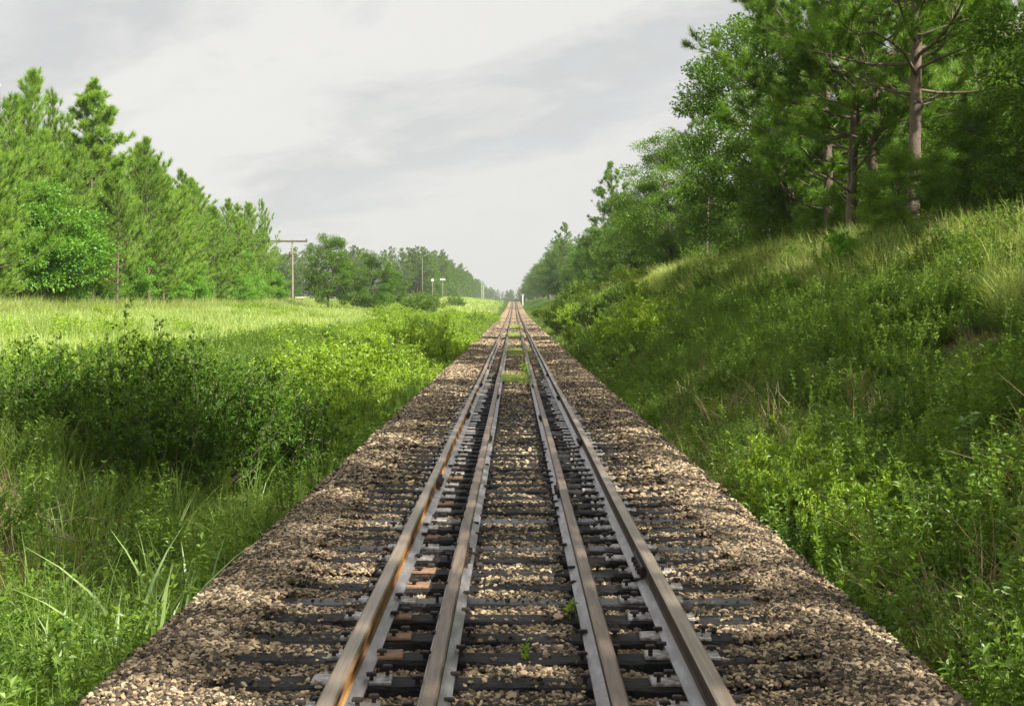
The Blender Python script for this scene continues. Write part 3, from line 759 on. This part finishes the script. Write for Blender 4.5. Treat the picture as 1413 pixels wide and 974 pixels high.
used = set()
def put(proto, x, y, label, cat, group=None, rz=None, s=1.0, dz=-.05, name=None, sxy=1.0):
    if rz is None: rz = rnd.uniform(0, 6.28)
    loc = (x, y, float(tz(x, y)) + dz); sc = (s * sxy, s * sxy, s)
    if proto.name not in used:
        used.add(proto.name); o = proto; o.location = loc; o.rotation_euler = (0, 0, rz); o.scale = sc
        TREE_CACHE.setdefault(proto.name, [(c, children_of(c)) for c in children_of(proto)])
    else:
        o = copy_tree(proto, loc, rz, sc)
    if name: o.name = name
    for key in ('group',):
        if key in o: del o[key]
    tag(o, label, cat, group); return o
def px(u, depth): return (u - 709.5) / 2200 * depth - .0415

# --- left plantation
GP = 'pines of the plantation beyond the meadow'
put(PY[0], px(40, 85), 85, 'spire-topped young pine, tallest pointed one at the near end of the plantation', 'pine tree', GP, s=1.25)
put(PY[1], px(78, 86), 86.5, 'slim young pine between the tallest spire and the round-topped pine', 'pine tree', GP, s=1.17, sxy=.85)
PF = tree_thing('plantation_pine', pine_mature(333, 12.8, bare=.22, per=40, needle=.34, wid=.024, dens=1.7, spread=.95), M['bark_pine'], M['pine_young'])
put(PF, px(128, 91), 91, 'tall pine with a broad round top and boughs reaching out over lower pines', 'pine tree', GP)
put(PY[3], px(161, 88), 88, 'young pine with a bare straight trunk standing just out in the meadow grass', 'pine tree', GP, s=.78)
put(PY[3], px(226, 103), 103, 'young pine with a dark bare trunk, second one out in front of the rows', 'pine tree', GP, s=.9)
put(PY[1], px(366, 161), 161, 'last pine of the plantation, its open top beside the tall utility frame', 'pine tree', GP, s=1.06, sxy=.7)
cnt = 0
y = 66.0; row = 0
for r_, xx in enumerate((-24.8, -27.6, -30.6, -34.0)):
    y = 66.0 + r_ * 1.3 + r_ * 2
    while y < 152 - 2 * r_:
        k = rnd.randrange(4)
        put(PY[k], xx + rnd.gauss(0, .6), y + rnd.gauss(0, .4), 'green young pine in the dense rows of the plantation', 'pine tree', GP, s=rnd.uniform(.72, 1.12) * (1 + .02 * r_), sxy=rnd.uniform(.95, 1.3))
        y += rnd.uniform(1.9, 2.8) * (1 + .3 * r_)
put(BR[0], px(62, 82), 81.5, 'bright green spreading broadleaf tree in front of the pines, on the meadow edge', 'tree', None, s=1.12)
put(BR[1], px(-14, 80), 79.5, 'bright broadleaf tree cut by the picture edge, beside the spreading one', 'tree', None, s=1.1)
put(BR[1], px(318, 140), 139, 'small bright broadleaf tree low against the far half of the pine rows', 'tree', None, s=.85)
put(BR[0], px(357, 158), 156, 'small bright broadleaf tree under the last pine of the plantation', 'tree', None, s=.7)
put(BR[0], px(255, 118), 118.5, 'low bright sapling tree among the pine trunks in the middle of the rows', 'tree', None, s=.55)

for k in range(15):
    y = 90 + 4.6 * k + rnd.uniform(-2, 2)
    put(BR[k % 2], -24.2 + rnd.gauss(0, .5), y, 'low bright broadleaf sapling among the trunks of the plantation front', 'tree', 'broadleaf saplings under the pines', s=rnd.uniform(.36, .68))
# --- two trees by the utility frame
put(OK_[0], px(454, 150), 150, 'rounded dark-sided tree right of the utility frame, the taller of the pair', 'tree', None, s=.76, sxy=1.05, rz=2)
put(OK_[1], px(516, 150), 150, 'rounded dark-sided tree right of the utility frame, the shorter of the pair', 'tree', None, s=.62, sxy=1.0)
put(OK_[2], px(548, 205), 205, 'lighter slim tree just right of the shorter tree of the pair', 'tree', None, s=.55)

# --- right wood
GR = 'trees of the wood above the bank'
PQ = [tree_thing('tall_pine', pine_mature(339 + k, 15.0, bare=(.22, .10)[k], per=46, dens=1.75, spread=.92), M['bark_pine'], M['pine'], (15, 500, 0)) for k in range(2)]
put(OK_[0], px(1045, 71), 71, 'dark rounded broadleaf tree rising highest at the sky edge of the wood', 'tree', GR, s=1.16, rz=.6, sxy=.95)
put(OK_[2], px(1085, 62), 62, 'dark broadleaf tree in front of the highest rounded one', 'tree', GR, s=.80)
put(PQ[0], px(1258, 39), 39, 'tall pine with a bare sunlit trunk and open limbs above the bank', 'pine tree', GR, s=1.08, rz=1.0)
put(PQ[1], px(1172, 46), 46, 'tall pine with a thin dark trunk, left one of a close pair', 'pine tree', GR, s=.98)
put(PQ[0], px(1208, 45), 45.5, 'tall pine with a thin dark trunk, right one of a close pair', 'pine tree', GR, s=1.0)
put(PQ[1], px(1152, 52), 53, 'tall pine leaning into the open sky over the rounded broadleaf tree', 'pine tree', GR, s=1.06, rz=3)
put(OK_[1], px(1560, 32), 32, 'dark broadleaf tree at the picture edge over the bank', 'tree', GR, s=.80)
put(OK_[1], px(1243, 37), 37, 'small thin-trunked broadleaf tree under the sunlit pine', 'tree', GR, s=.26, sxy=1.1)
put(OK_[2], px(1350, 34), 34.5, 'young broadleaf tree between the sunlit pine and the picture edge', 'tree', GR, s=.32)
put(PM[2], px(975, 90), 90, 'thin pine with a sparse top against the sky, left of the highest broadleaf', 'pine tree', GR, s=.80, sxy=.7)
put(OK_[1], px(925, 100), 100, 'lit broadleaf tree under the sparse-topped pine', 'tree', GR, s=.96)
put(OK_[2], px(893, 120), 120, 'lit rounded broadleaf tree behind the cedar', 'tree', GR, s=.86)
PD = tree_thing('tall_pine', pine_mature(336, 13.2, bare=.12, per=34, needle=.3, wid=.022, dens=1.15, spread=1.15), M['bark_pine'], M['pine'])
put(PD, px(842, 172), 172, 'dark pine with tiered boughs reaching out over the track side', 'pine tree', GR, s=1.0, rz=.2)
put(OK_[0], px(868, 150), 150, 'pale broadleaf tree in front of the dark tiered pine', 'tree', GR, s=.85)
for xx, y, k, sc_ in ((13.4, 60, 1, .72), (12.0, 62, 2, .60), (12.6, 66, 1, .66), (15.8, 58, 0, .95), (11.2, 48.0, 2, .30), (10.4, 41.0, 0, .25), (10.8, 44.6, 1, .30), (11.0, 51.0, 2, .31), (10.6, 54.0, 1, .27), (10.2, 37.4, 2, .24), (11.4, 39.4, 1, .34), (12.0, 46.0, 0, .40), (10.9, 57, 0, .34), (11.0, 42.6, 1, .25), (21, 62, 0, 1.0), (21.5, 70, 1, 1.05), (20.5, 79, 2, 1.0), (22, 88, 0, 1.1), (21, 98, 1, 1.0)):
    put(OK_[k], xx, y, 'dark broadleaf tree added out of view to shade the bank', 'tree', GR, s=sc_)
wood_y = []
for r_, xx in enumerate((11.6, 15.5, 20.5)):
    y = 27.0 + 2 * r_
    while y < (335, 200, 85)[r_]:
        near = y < 27
        forward = (27 < y < 62 and r_ == 0)
        pine = rnd.random() < .4
        hgt = rnd.uniform(.86, 1.12)
        if r_ == 0 and 27 <= y < 75: hgt *= .66 if rnd.random() < .72 else 1.0
        if y >= 75: hgt *= (.52 if y < 180 else .78, .55, .5)[r_] * (1.35 if rnd.random() < .15 else 1)
        hit = y + (xx - 8.4) * 1.036
        if any(a < hit < b for a, b in ((22, 33), (39, 60), (72, 98))) and r_ < 2:
            y += 2.4; continue
        if near: hgt *= .98
        p = PM[rnd.randrange(3)] if pine else OK_[rnd.randrange(3)]
        s = hgt * (.80 if pine else 1.05)
        if y > 27 or r_ < 2:
            put(p, xx + rnd.gauss(0, .9), y, ('tall pine added out of view to shade the track and bank' if pine else 'dark broadleaf tree added out of view to shade the bank'), 'pine tree' if pine else 'tree', GR, s=s)
        y += rnd.uniform(3.0, 5.2) * (1 + .5 * (r_ > 0)) * (1 + y / 260) * (1.55 if y < 27 else 1)
for k in range(34):
    y = 27 + 100 * (k / 34) ** 1.2 + rnd.uniform(-1, 1)
    put(SH_M[rnd.randrange(2)] if k % 3 else SH_D[rnd.randrange(3)], 10.4 + abs(rnd.gauss(0, .9)), y, 'dark leafy bush filling the shade below the trees above the bank', 'bush', 'bushes below the wood', s=rnd.uniform(.7, 1.4))
# distant right edge
for k in range(26):
    y = 310 + k * 23 + rnd.uniform(-6, 6); xx = 10.8 + rnd.gauss(0, .8) - k * .07
    put(OK_[rnd.randrange(3)] if k % 3 else PM[rnd.randrange(3)], xx, y, 'dark far-off tree in the wall of wood closing on the track', 'tree', 'far trees along the bank side', s=rnd.uniform(1.2, 1.5) * (1 if k % 3 else .72))

SHADE_PINE = tree_thing('tall_pine', pine_mature(338, 18.0, bare=.50, per=40, spread=.75), M['bark_pine'], M['pine'])  # high-crowned pine shaped to throw shade over track and shrubs
SHADE_TREES = [(12.6, -8.8, 3, .66), (12.2, -4.4, 3, .74), (13.0, -1.6, 3, .9), (12.3, 2.4, 3, 1.06), (13.2, 9.6, 3, .94), (12.4, 13.6, 3, .86), (13.2, 15.2, 3, .96), (12.6, 20.6, 3, .88),  # trees added outside the view to shade track, shrubs and bank
        (11.4, -9.5, 0, .72), (12.0, -5.8, 0, .74), (11.6, -1.6, 0, .70), (12.2, 2.6, 0, .58), (11.8, 6.4, 0, .74), (11.6, 10.2, 0, .70), (12.2, 13.8, 0, .70), (16.5, 6.0, 0, .86), (17.5, -3, 1, .9),
        (12.0, 17.6, 3, .66), (12.3, 22.8, 3, .62), (12.0, 25.6, 3, .68), (12.4, 28.6, 3, .60), (12.1, 31.4, 3, .66), (12.3, 34.2, 3, .62)]
for k, (xx, y, pn, sc_) in enumerate(SHADE_TREES):
    put(SHADE_PINE if pn == 3 else PM[k % 3] if pn else OK_[k % 3], xx, y, 'tall pine added out of view to shade the track and bank' if pn else 'dark broadleaf tree added out of view to shade the bank', 'pine tree' if pn else 'tree', GR, s=sc_)
# --- cedar and saplings
CED = tree_thing('cedar', shrub(390, 2.0, .62, stems=44, leaf=.07, twigs=7, per=18, upright=2.4, lw=.3), M['bark'], M['maple'], crown='foliage', stem='trunk')
put(CED, px(905, 104), 104, 'small bright column-shaped cedar at the top of the bank', 'cedar', None, s=1.0)
w_, c_ = pine_young(395, .8, bare=.1, per=34, needle=.2, wid=.010); SEED = tree_thing('pine_seedling', (w_, c_), M['bark_pine'], M['maple'])
put(SEED, px(962, 50), 50, 'bright green tufted pine seedling alone on the bank', 'seedling', None, s=1.0, dz=.05)
put(SEED, px(1100, 36), 37, 'bright tufted seedling in the pale grass of the bank top', 'seedling', None, s=.8, dz=.0)
w_, c_ = shrub(396, 1.5, .9, stems=14, leaf=.15, twigs=5, per=14); SAP = tree_thing('sapling', (w_, c_), M['bark'], M['maple'], crown='foliage', stem='trunk')
put(SAP, px(1166, 36.5), 36.5, 'broad-leaved bright sapling at the wood edge on top of the bank', 'sapling', None, s=1.0)

# --- left shrubs
GS = 'dark shrubs in the shade left of the track'
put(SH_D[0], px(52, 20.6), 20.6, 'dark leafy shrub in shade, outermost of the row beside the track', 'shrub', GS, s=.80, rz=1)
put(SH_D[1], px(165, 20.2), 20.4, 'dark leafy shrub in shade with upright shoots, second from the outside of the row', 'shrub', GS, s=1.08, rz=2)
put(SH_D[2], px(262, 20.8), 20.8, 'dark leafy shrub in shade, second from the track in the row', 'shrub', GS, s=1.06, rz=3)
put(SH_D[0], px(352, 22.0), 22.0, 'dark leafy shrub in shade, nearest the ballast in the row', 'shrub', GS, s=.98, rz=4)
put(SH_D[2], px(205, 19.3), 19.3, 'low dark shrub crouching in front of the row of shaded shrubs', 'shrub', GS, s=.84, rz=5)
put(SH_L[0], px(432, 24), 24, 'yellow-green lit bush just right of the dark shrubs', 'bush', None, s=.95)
GB = 'bushes along the left of the track'
for k in range(64):
    y = 27 + 120 * (k / 64) ** 1.15 + rnd.uniform(-1.5, 1.5)
    xx = -2.9 - abs(rnd.gauss(0, 1)) * min(1.5 + y * .012, 2.8)
    lit = rnd.random() < .72
    put(SH_L[rnd.randrange(3)] if lit else SH_M[rnd.randrange(2)], xx, y, 'low bright leafy bush in the green thicket between track and meadow' if lit else 'low darker leafy bush in the green thicket between track and meadow', 'bush', GB, s=rnd.uniform(.55, .92) * (1 + y / 300) * (1.25 if rnd.random() < .4 else 1))
for k, (u, d, sc_) in enumerate([(432, 36, 1.15), (482, 40, 1.25), (525, 44, 1.25), (566, 41, .95), (604, 56, 1.15), (545, 60, 1.35), (628, 72, 1.2), (402, 33, .95), (462, 30, .85), (500, 34, .8), (585, 66, 1.3)]):
    put(SH_L[k % 3], px(u, d), d, 'low bright leafy bush in the green thicket between track and meadow', 'bush', GB, s=sc_ * 1.2)
for k in range(13):
    y = 150 + k * 15 + rnd.uniform(-3, 3); xx = -9 - abs(rnd.gauss(0, 8))
    put(SH_M[rnd.randrange(2)], xx, y, 'dark green bush far across the meadow before the distant forest', 'bush', 'bushes on the far meadow', s=rnd.uniform(1.3, 2.4))
# right side bushes along the toe
GT = 'bushes at the foot of the bank'
for k in range(46):
    y = 44 + 150 * (k / 46) ** 1.1 + rnd.uniform(-2, 2); xx = 2.9 + abs(rnd.gauss(0, 1)) * (1.0 + y * .018)
    if xx > 9: xx = rnd.uniform(3, 9)
    lit = rnd.random() < .6
    put(SH_L[rnd.randrange(3)] if lit else SH_M[rnd.randrange(2)], xx, y, 'leafy bright bush on the far lower bank right of the track' if lit else 'leafy darker bush on the far lower bank right of the track', 'bush', GT, s=rnd.uniform(.6, 1.1) * (1 + y / 230))
put(SH_L[1], 2.75, 13.2, 'bright green leafy bush spilling against the ballast edge, near one of three', 'bush', 'bright bushes at the ballast edge', s=.68, sxy=.75)
put(SH_L[2], 2.7, 14.6, 'bright green leafy bush against the ballast edge, middle one of three', 'bush', 'bright bushes at the ballast edge', s=.80, sxy=.75)
put(SH_L[0], 2.75, 16.2, 'bright green leafy bush against the ballast edge, far one of three', 'bush', 'bright bushes at the ballast edge', s=.86, sxy=.7)

# --- reeds, tufts and sprouts
def clump_thing(name, vf, mat, x, y, label, cat, group=None, z=None, rz=0):
    o = build(name, [(*vf, 0)], [mat]); o.location = (x, y, float(tz(x, y)) - .03 if z is None else z); o.rotation_euler = (0, 0, rz)
    return tag(o, label, cat, group)
for k, (u, d, hh, n, lab) in enumerate([(165, 9.5, 1.0, 20, 'clump of long pale reed leaves nearest the picture corner, beside the ballast edge'), (205, 10.2, 1.15, 24, 'tallest clump of pale sunlit reed leaves beside the ballast edge'), (247, 11.2, 1.1, 20, 'upright clump of pale reed leaves, farthest along the ballast edge'), (85, 9.9, .8, 12, 'low clump of drooping reed leaves farther out from the ballast')]):
    clump_thing('reed_clump', blades(400 + k, n, hh, .20, .042, .5, 6, .35), M['reed'], px(u, d), d, lab, 'reeds', 'reed clumps by the ballast edge', rz=k)
for k, (xx, yy, hh, lab) in enumerate([(2.55, 9.2, .75, 'arching tuft of pale dry grass near the lower corner of the bank'), (3.2, 9.6, .7, 'stiff brown dry grass tuft at the picture edge on the bank'), (3.55, 14.2, .65, 'greenish dry grass tuft behind the bright ballast-edge bushes'), (2.35, 29.0, .75, 'pale dry grass tuft at the far ballast edge on the bank side'), (4.6, 21.5, .7, 'brown dry grass tuft halfway up the shaded bank')]):
    clump_thing('dry_grass_tuft', blades(420 + k, 46, hh, .17, .009, .7, 5, .45), M['crest' if k in (0, 2, 3) else 'dry'], xx, yy, lab, 'dry grass', 'dry grass tufts on the bank')
w_, c_ = weed(430, 3, .75, .22, .10, 26)
t = tree_thing('tall_weed', (w_, c_), M['twig'], M['reed'], crown='leaves', stem='stem'); put(t, px(1318, 13.5), 13.5, 'pale feathery weed with spreading stalks on the dark bank', 'weed', None)
w_, c_ = weed(431, 2, 1.25, .08, .06, 34)
t = tree_thing('tall_weed', (w_, c_), M['twig'], M['weed'], crown='leaves', stem='stem'); put(t, px(140, 12.5), 12.5, 'tall single-stemmed weed before the dark shrubs', 'weed', None)
for k, (xx, yy, hh, lab) in enumerate([(.005, 7.55, .12, 'tiny grass sprout between the inner rails, nearest the camera'), (.27, 8.55, .15, 'tiny green sprout beside the inner rail on the bank side'), (.26, 37, .55, 'tall green weed growing between the rails in the middle distance')]):
    w_, c_ = weed(440 + k, 3 if k < 2 else 7, hh, .02 if k < 2 else .12, .035 if k < 2 else .09, 10)
    o = build('track_weed', [(w_[0], w_[1], 0), (c_[0], c_[1], 0)], [M['shrub_lit']]); o.location = (xx, yy, float(zt(yy)) - .02); tag(o, lab, 'weed', 'weeds growing between the rails')
g = np.random.default_rng(77); n = 520
yy = np.concatenate([g.normal(36.5, 1.0, 60), g.uniform(52, 130, n - 60)]); xx = g.uniform(-.30, .33, n) + np.where(g.random(n) < .12, .22, 0)
kk = (fbm(xx * .6, yy * .12, 90, 2) > -.05) | (yy < 45); xx, yy = xx[kk], yy[kk]; n = len(xx)
sc = np.repeat((g.uniform(.22, .42, n) * (1 + yy / 160))[:, None], 3, 1)
tag(scatter('track_grass', np.stack([xx, yy, zt(yy) - .02], 1), np.stack([0 * xx, 0 * xx, g.uniform(0, 6, n)], 1), sc, g.integers(0, 4, n), G_MEAD), 'patches of short green grass between the inner rails', 'grass')
# dead twigs on the left bank
for k, (u, d, rz) in enumerate([(40, 15.2, .3), (75, 14.2, -.4), (8, 14.6, 1.0)]):
    g = np.random.default_rng(460 + k); s = np.linspace(0, 1, 8)[:, None]
    pts = np.array([[-.6, 0, .05]]) + np.array([[1.2, .1, .12]]) * s + g.normal(0, .035, (8, 3))
    tw = [tube(pts, np.linspace(.012, .004, 8), 5)] + [tube(pts[q] + np.array([[.25 * g.normal(), .2 * g.normal(), .2]]) * np.linspace(0, 1, 4)[:, None], [.006, .005, .004, .003], 4) for q in (2, 4, 5)]
    v, f = join_vf(tw); o = build('dead_branch', [(v, f, 0)], [M['twig']], smooth=True); o.location = (px(u, d), d, float(tz(px(u, d), d)) + .16); o.rotation_euler = (0, .25, rz)
    tag(o, ['bare pale dead branch lying on the brown bank below the dark shrubs', 'thin dead branch lying lowest on the brown bank', 'dead branch at the picture edge on the brown bank'][k], 'branch', 'dead branches on the brown bank')

# ================================================================== far forest (one mass)
FS = []
for p in (OK_[0], OK_[1], PM[0], PM[1]):
    ch = sorted(children_of(p), key=lambda c: c.name); parts = []
    ms = []
    for q, c in enumerate(ch):
        me = c.data; v = np.empty(len(me.vertices) * 3, np.float32); me.vertices.foreach_get('co', v)
        lt = np.empty(len(me.polygons), np.int32); me.polygons.foreach_get('loop_total', lt); li = np.empty(len(me.loops), np.int32); me.loops.foreach_get('vertex_index', li)
        k = int(lt[0]); parts.append((v.reshape(-1, 3), li.reshape(-1, k), q)); ms.append(me.materials[0])
    FS.append(source('far_tree', parts, ms))
g = np.random.default_rng(5); P = []
for k in range(300):   # face towards the meadow
    P.append((g.uniform(-150, -23), 435 + g.uniform(0, 26) + abs(g.normal(0, 4))))
for k in range(320):   # edge along the track
    P.append((-22.5 - abs(g.normal(0, 6)), 440 + 760 * g.random() ** 1.2))
for k in range(220):   # far end across the line
    P.append((g.uniform(-60, 60), 1350 + g.uniform(0, 60)))
P = np.array(P); z = tz(P[:, 0], P[:, 1]) - .2; n = len(P)
idx = g.integers(0, 4, n); s = g.uniform(.66, .9, n) * np.where(idx < 2, 1.15, .74)
tag(scatter('distant_forest', np.column_stack([P, z]), np.column_stack([0 * s, 0 * s, g.uniform(0, 6.28, n)]), np.column_stack([s, s, s]), idx, FS), 'hazy dark forest beyond the meadow', 'forest')

# ================================================================== poles and small far things
# H-frame
zb = float(tz(px(404, 233), 233)); yF = 233.0; top = 12.1
fr = empty('timber_pylon', (px(404, yF), yF, zb)); tag(fr, 'tall timber utility frame with a long crossarm on two poles', 'utility pole')
hgt = top - zb
for q, dx in enumerate((0, -4.1)):
    v, f = tube(np.array([[dx, 0, -.3], [dx, 0, hgt * .5], [dx - .05, 0, hgt]]), [.17, .14, .11], 10); build('pole', [(v, f, 0)], [M['pole']], fr, smooth=True)
v, f = box((-1.1, -.16, hgt - .18), (6.6, .12, .30)); build('crossarm', [(v, f, 0)], [M['bark']], fr)
for dx in (2.05, -1.95, -4.2):
    v, f = tube(np.array([[dx, -.16, hgt - .05], [dx, -.16, hgt + .08], [dx, -.16, hgt + .09], [dx, -.16, hgt + .18]]), [.05, .06, .17, .10], 10); build('insulator', [(v, f, 0)], [M['insul']], fr, smooth=True)
v, f = tube(np.array([[-.28, -.1, hgt - 2.5], [-.28, -.1, hgt - 2.42], [-.28, -.1, hgt - 1.75], [-.28, -.1, hgt - 1.68]]), [.2, .24, .24, .1], 12); build('transformer', [(v, f, 0)], [M['insul']], fr, smooth=True)
# utility pole far left
xp, yp = px(1, 96), 96.0; zb = float(tz(xp, yp)); hgt = 1.68 + 309 / 2200 * yp - zb
po = empty('utility_pole', (xp, yp, zb)); tag(po, 'slim pale pole rising above the pines at the picture edge', 'pole')
v, f = tube(np.array([[0, 0, -.3], [0, 0, hgt]]), [.10, .07], 8); build('pole', [(v, f, 0)], [M['pole']], po, smooth=True)
v, f = tube(np.array([[0, 0, hgt], [0, 0, hgt + .12], [0, 0, hgt + .16]]), [.08, .13, .02], 8); build('cap', [(v, f, 0)], [M['white']], po, smooth=True)
# small cabinet near frame
xc, yc = px(414, 222), 222.0; zb = float(tz(xc, yc)); cb = empty('utility_cabinet', (xc, yc, zb)); tag(cb, 'small red-brown cabinet with a white lid near the foot of the utility frame', 'cabinet')
v, f = box((0, 0, .45), (1.0, .8, 1.1)); build('body', [(v, f, 0)], [M['redbox']], cb)
v, f = box((0, 0, 1.08), (1.25, 1.0, .14)); build('lid', [(v, f, 0)], [M['white']], cb)
def post_thing(name, u, d, h, r, label, cat, board=None, bz=None, mat='white', group=None, brown=False, x=None):
    xx = px(u, d) if x is None else x; zb = float(tz(xx, d)); o = empty(name, (xx, d, zb)); tag(o, label, cat, group)
    v, f = tube(np.array([[0, 0, -.3], [0, 0, h - .02], [0, 0, h]]), [r, r, r * .6], 8); build('post', [(v, f, 0)], [M['pole' if brown else mat]], o, smooth=True)
    if board:
        v, f = bevel_box((board[0], board[1], .04), .01); v = v[:, [0, 2, 1]] * [1, -1, 1] + [0, -r - .03, bz]
        build('board', [(v, f, 0)], [M[mat]], o)
    return o
post_thing('marker_post', 398, 224, 1.1, .14, 'short white post left of the red-brown cabinet', 'post')
post_thing('road_sign', 597, 300, 5.2, .05, 'far pole topped by a small white sign, left one of two before the forest', 'sign', (.45, .4), 4.9, brown=True)
post_thing('road_sign', 611, 300, 5.6, .05, 'far pole with a wider white sign, right one of two before the forest', 'sign', (.95, .28), 5.2, brown=True)
post_thing('utility_pole', 665, 560, 7.0, .06, 'far white pole, left one of two at the end of the forest edge', 'pole')
post_thing('utility_pole', 667.5, 600, 6.0, .06, 'far white pole, right one of two at the end of the forest edge', 'pole')
post_thing('utility_pole', 583, 330, 9.5, .05, 'thin far pole in front of the highest far treetops', 'pole', brown=True)
post_thing('mile_post', 0, 425, 2.9, .11, 'short white post beside the far end of the track', 'post', x=2.25)
xw, yw = 2.2 + .4, 500.0; cb = empty('signal_cabinet', (xw, yw, float(tz(xw, yw)))); tag(cb, 'white box raised on legs beside the track near its vanishing point', 'cabinet')
hz = 1.68 + (430 - 408.5) / 2200 * yw - float(tz(xw, yw))
v, f = bevel_box((1.25, .9, .6), .1); build('body', [(v + [0, 0, hz + .4], f, 0)], [M['white']], cb)
for sx in (-.6, .6):
    v, f = box((sx, 0, hz / 2 - .15), (.12, .12, hz + .3)); build('leg', [(v, f, 0)], [M['pole']], cb)

# ================================================================== haze
if True:
    v, f = box((0, 900, 48), (3000, 2000, 106))
    m, nt, N, L = nmat('haze_air')
    pv = node(nt, 'ShaderNodeVolumePrincipled'); pv.inputs['Color'].default_value = (.86, .91, .98, 1); pv.inputs['Density'].default_value = .00021
    pv.inputs['Anisotropy'].default_value = .2
    o = node(nt, 'ShaderNodeOutputMaterial'); L.new(pv.outputs[0], o.inputs['Volume'])
    tag(build('haze', [(v, f, 0)], [m]), 'thin pale summer haze over the whole place', 'haze', None, 'stuff')

# ================================================================== light, sky, camera
EL, BACK = R(40.5), R(44)
sd = Vector((math.cos(EL) * math.cos(BACK), -math.cos(EL) * math.sin(BACK), math.sin(EL)))   # towards the sun
su = bpy.data.lights.new('sun', 'SUN'); su.energy = 5.0; su.angle = R(.5); su.color = (1, .93, .80)
so = bpy.data.objects.new('sun', su); COL.objects.link(so); so.rotation_euler = sd.to_track_quat('Z', 'Y').to_euler(); so.location = (40, -10, 40)

w = bpy.data.worlds.new('World'); scene.world = w; w.use_nodes = True
nt = w.node_tree; nt.nodes.clear(); L = nt.links
sky = node(nt, 'ShaderNodeTexSky', sky_type='NISHITA'); sky.sun_disc = False; sky.sun_elevation = EL
sky.sun_rotation = math.atan2(sd.x, sd.y)
tc = node(nt, 'ShaderNodeTexCoord'); sep = node(nt, 'ShaderNodeSeparateXYZ'); L.new(tc.outputs['Generated'], sep.inputs[0])
za = node(nt, 'ShaderNodeMath', operation='MAXIMUM'); za.inputs[1].default_value = 0.0; L.new(sep.outputs['Z'], za.inputs[0])
zb_ = node(nt, 'ShaderNodeMath', operation='ADD'); zb_.inputs[1].default_value = .16; L.new(za.outputs[0], zb_.inputs[0])
dx_ = node(nt, 'ShaderNodeMath', operation='DIVIDE'); L.new(sep.outputs['X'], dx_.inputs[0]); L.new(zb_.outputs[0], dx_.inputs[1])
dy_ = node(nt, 'ShaderNodeMath', operation='DIVIDE'); L.new(sep.outputs['Y'], dy_.inputs[0]); L.new(zb_.outputs[0], dy_.inputs[1])
cb_ = node(nt, 'ShaderNodeCombineXYZ'); L.new(dx_.outputs[0], cb_.inputs[0]); L.new(dy_.outputs[0], cb_.inputs[1])
mp = node(nt, 'ShaderNodeMapping'); mp.inputs['Rotation'].default_value = (0, 0, R(-35.7)); mp.inputs['Location'].default_value = (0.4, .3, 0)
L.new(cb_.outputs[0], mp.inputs['Vector'])
st = node(nt, 'ShaderNodeMapping'); st.inputs['Scale'].default_value = (1.0, .6, 1); L.new(mp.outputs[0], st.inputs['Vector'])
n1 = node(nt, 'ShaderNodeTexNoise'); n1.inputs['Scale'].default_value = 3.4; n1.inputs['Detail'].default_value = 8; n1.inputs['Roughness'].default_value = .62; n1.inputs['Distortion'].default_value = .4
L.new(st.outputs[0], n1.inputs['Vector'])
dn = node(nt, 'ShaderNodeVectorMath', operation='DOT_PRODUCT'); dn.inputs[1].default_value = (.813, .583, 0); L.new(cb_.outputs[0], dn.inputs[0])
wv = node(nt, 'ShaderNodeMath', operation='MULTIPLY_ADD'); wv.inputs[1].default_value = 1.15; L.new(n1.outputs['Fac'], wv.inputs[0]); L.new(dn.outputs['Value'], wv.inputs[2])
mr_ = node(nt, 'ShaderNodeMapRange'); mr_.inputs['From Min'].default_value = 1.27; mr_.inputs['From Max'].default_value = 3.27; L.new(wv.outputs[0], mr_.inputs['Value'])
DK, MD, LT = (4.75, 4.76, 4.70), (5.8, 5.72, 5.56), (6.45, 6.28, 5.98)
cr = ramp(nt, [(.0, MD), (.17, DK), (.33, LT), (.52, (6.25, 6.1, 5.82)), (.655, DK), (.72, (4.9, 4.96, 5.0)), (.84, (6.0, 5.88, 5.65)), (1.0, MD)]); L.new(mr_.outputs[0], cr.inputs['Fac'])
mx = node(nt, 'ShaderNodeMix', data_type='RGBA'); mx.inputs['Factor'].default_value = .93
L.new(sky.outputs[0], mx.inputs['A']); L.new(cr.outputs[0], mx.inputs['B'])
bg = node(nt, 'ShaderNodeBackground'); bg.inputs['Strength'].default_value = .064; L.new(mx.outputs['Result'], bg.inputs['Color'])
wo = node(nt, 'ShaderNodeOutputWorld'); L.new(bg.outputs[0], wo.inputs['Surface'])

cam = bpy.data.cameras.new('camera'); co = bpy.data.objects.new('camera', cam); COL.objects.link(co)
cam.sensor_width = 36; cam.lens = 36 * 2200 / 1413; cam.clip_start = .1; cam.clip_end = 9000
co.location = (-.0415, 0, 1.68); co.rotation_euler = (R(90) - math.atan(57 / 2200), 0, 3 / 2200)
scene.camera = co

vs = scene.view_settings; vs.view_transform = 'Standard'; vs.look = 'None'; vs.exposure = 1.1; vs.gamma = 1; vs.use_curve_mapping = False
scene.render.engine = 'CYCLES'
cy_ = scene.cycles; cy_.max_bounces = 6; cy_.diffuse_bounces = 3; cy_.glossy_bounces = 2; cy_.transmission_bounces = 4; cy_.volume_bounces = 0
cy_.use_denoising = True; cy_.denoising_prefilter = 'NONE'; cy_.use_adaptive_sampling = True; cy_.adaptive_threshold = .02
try: cy_.denoiser = 'OPENIMAGEDENOISE'
except Exception: pass
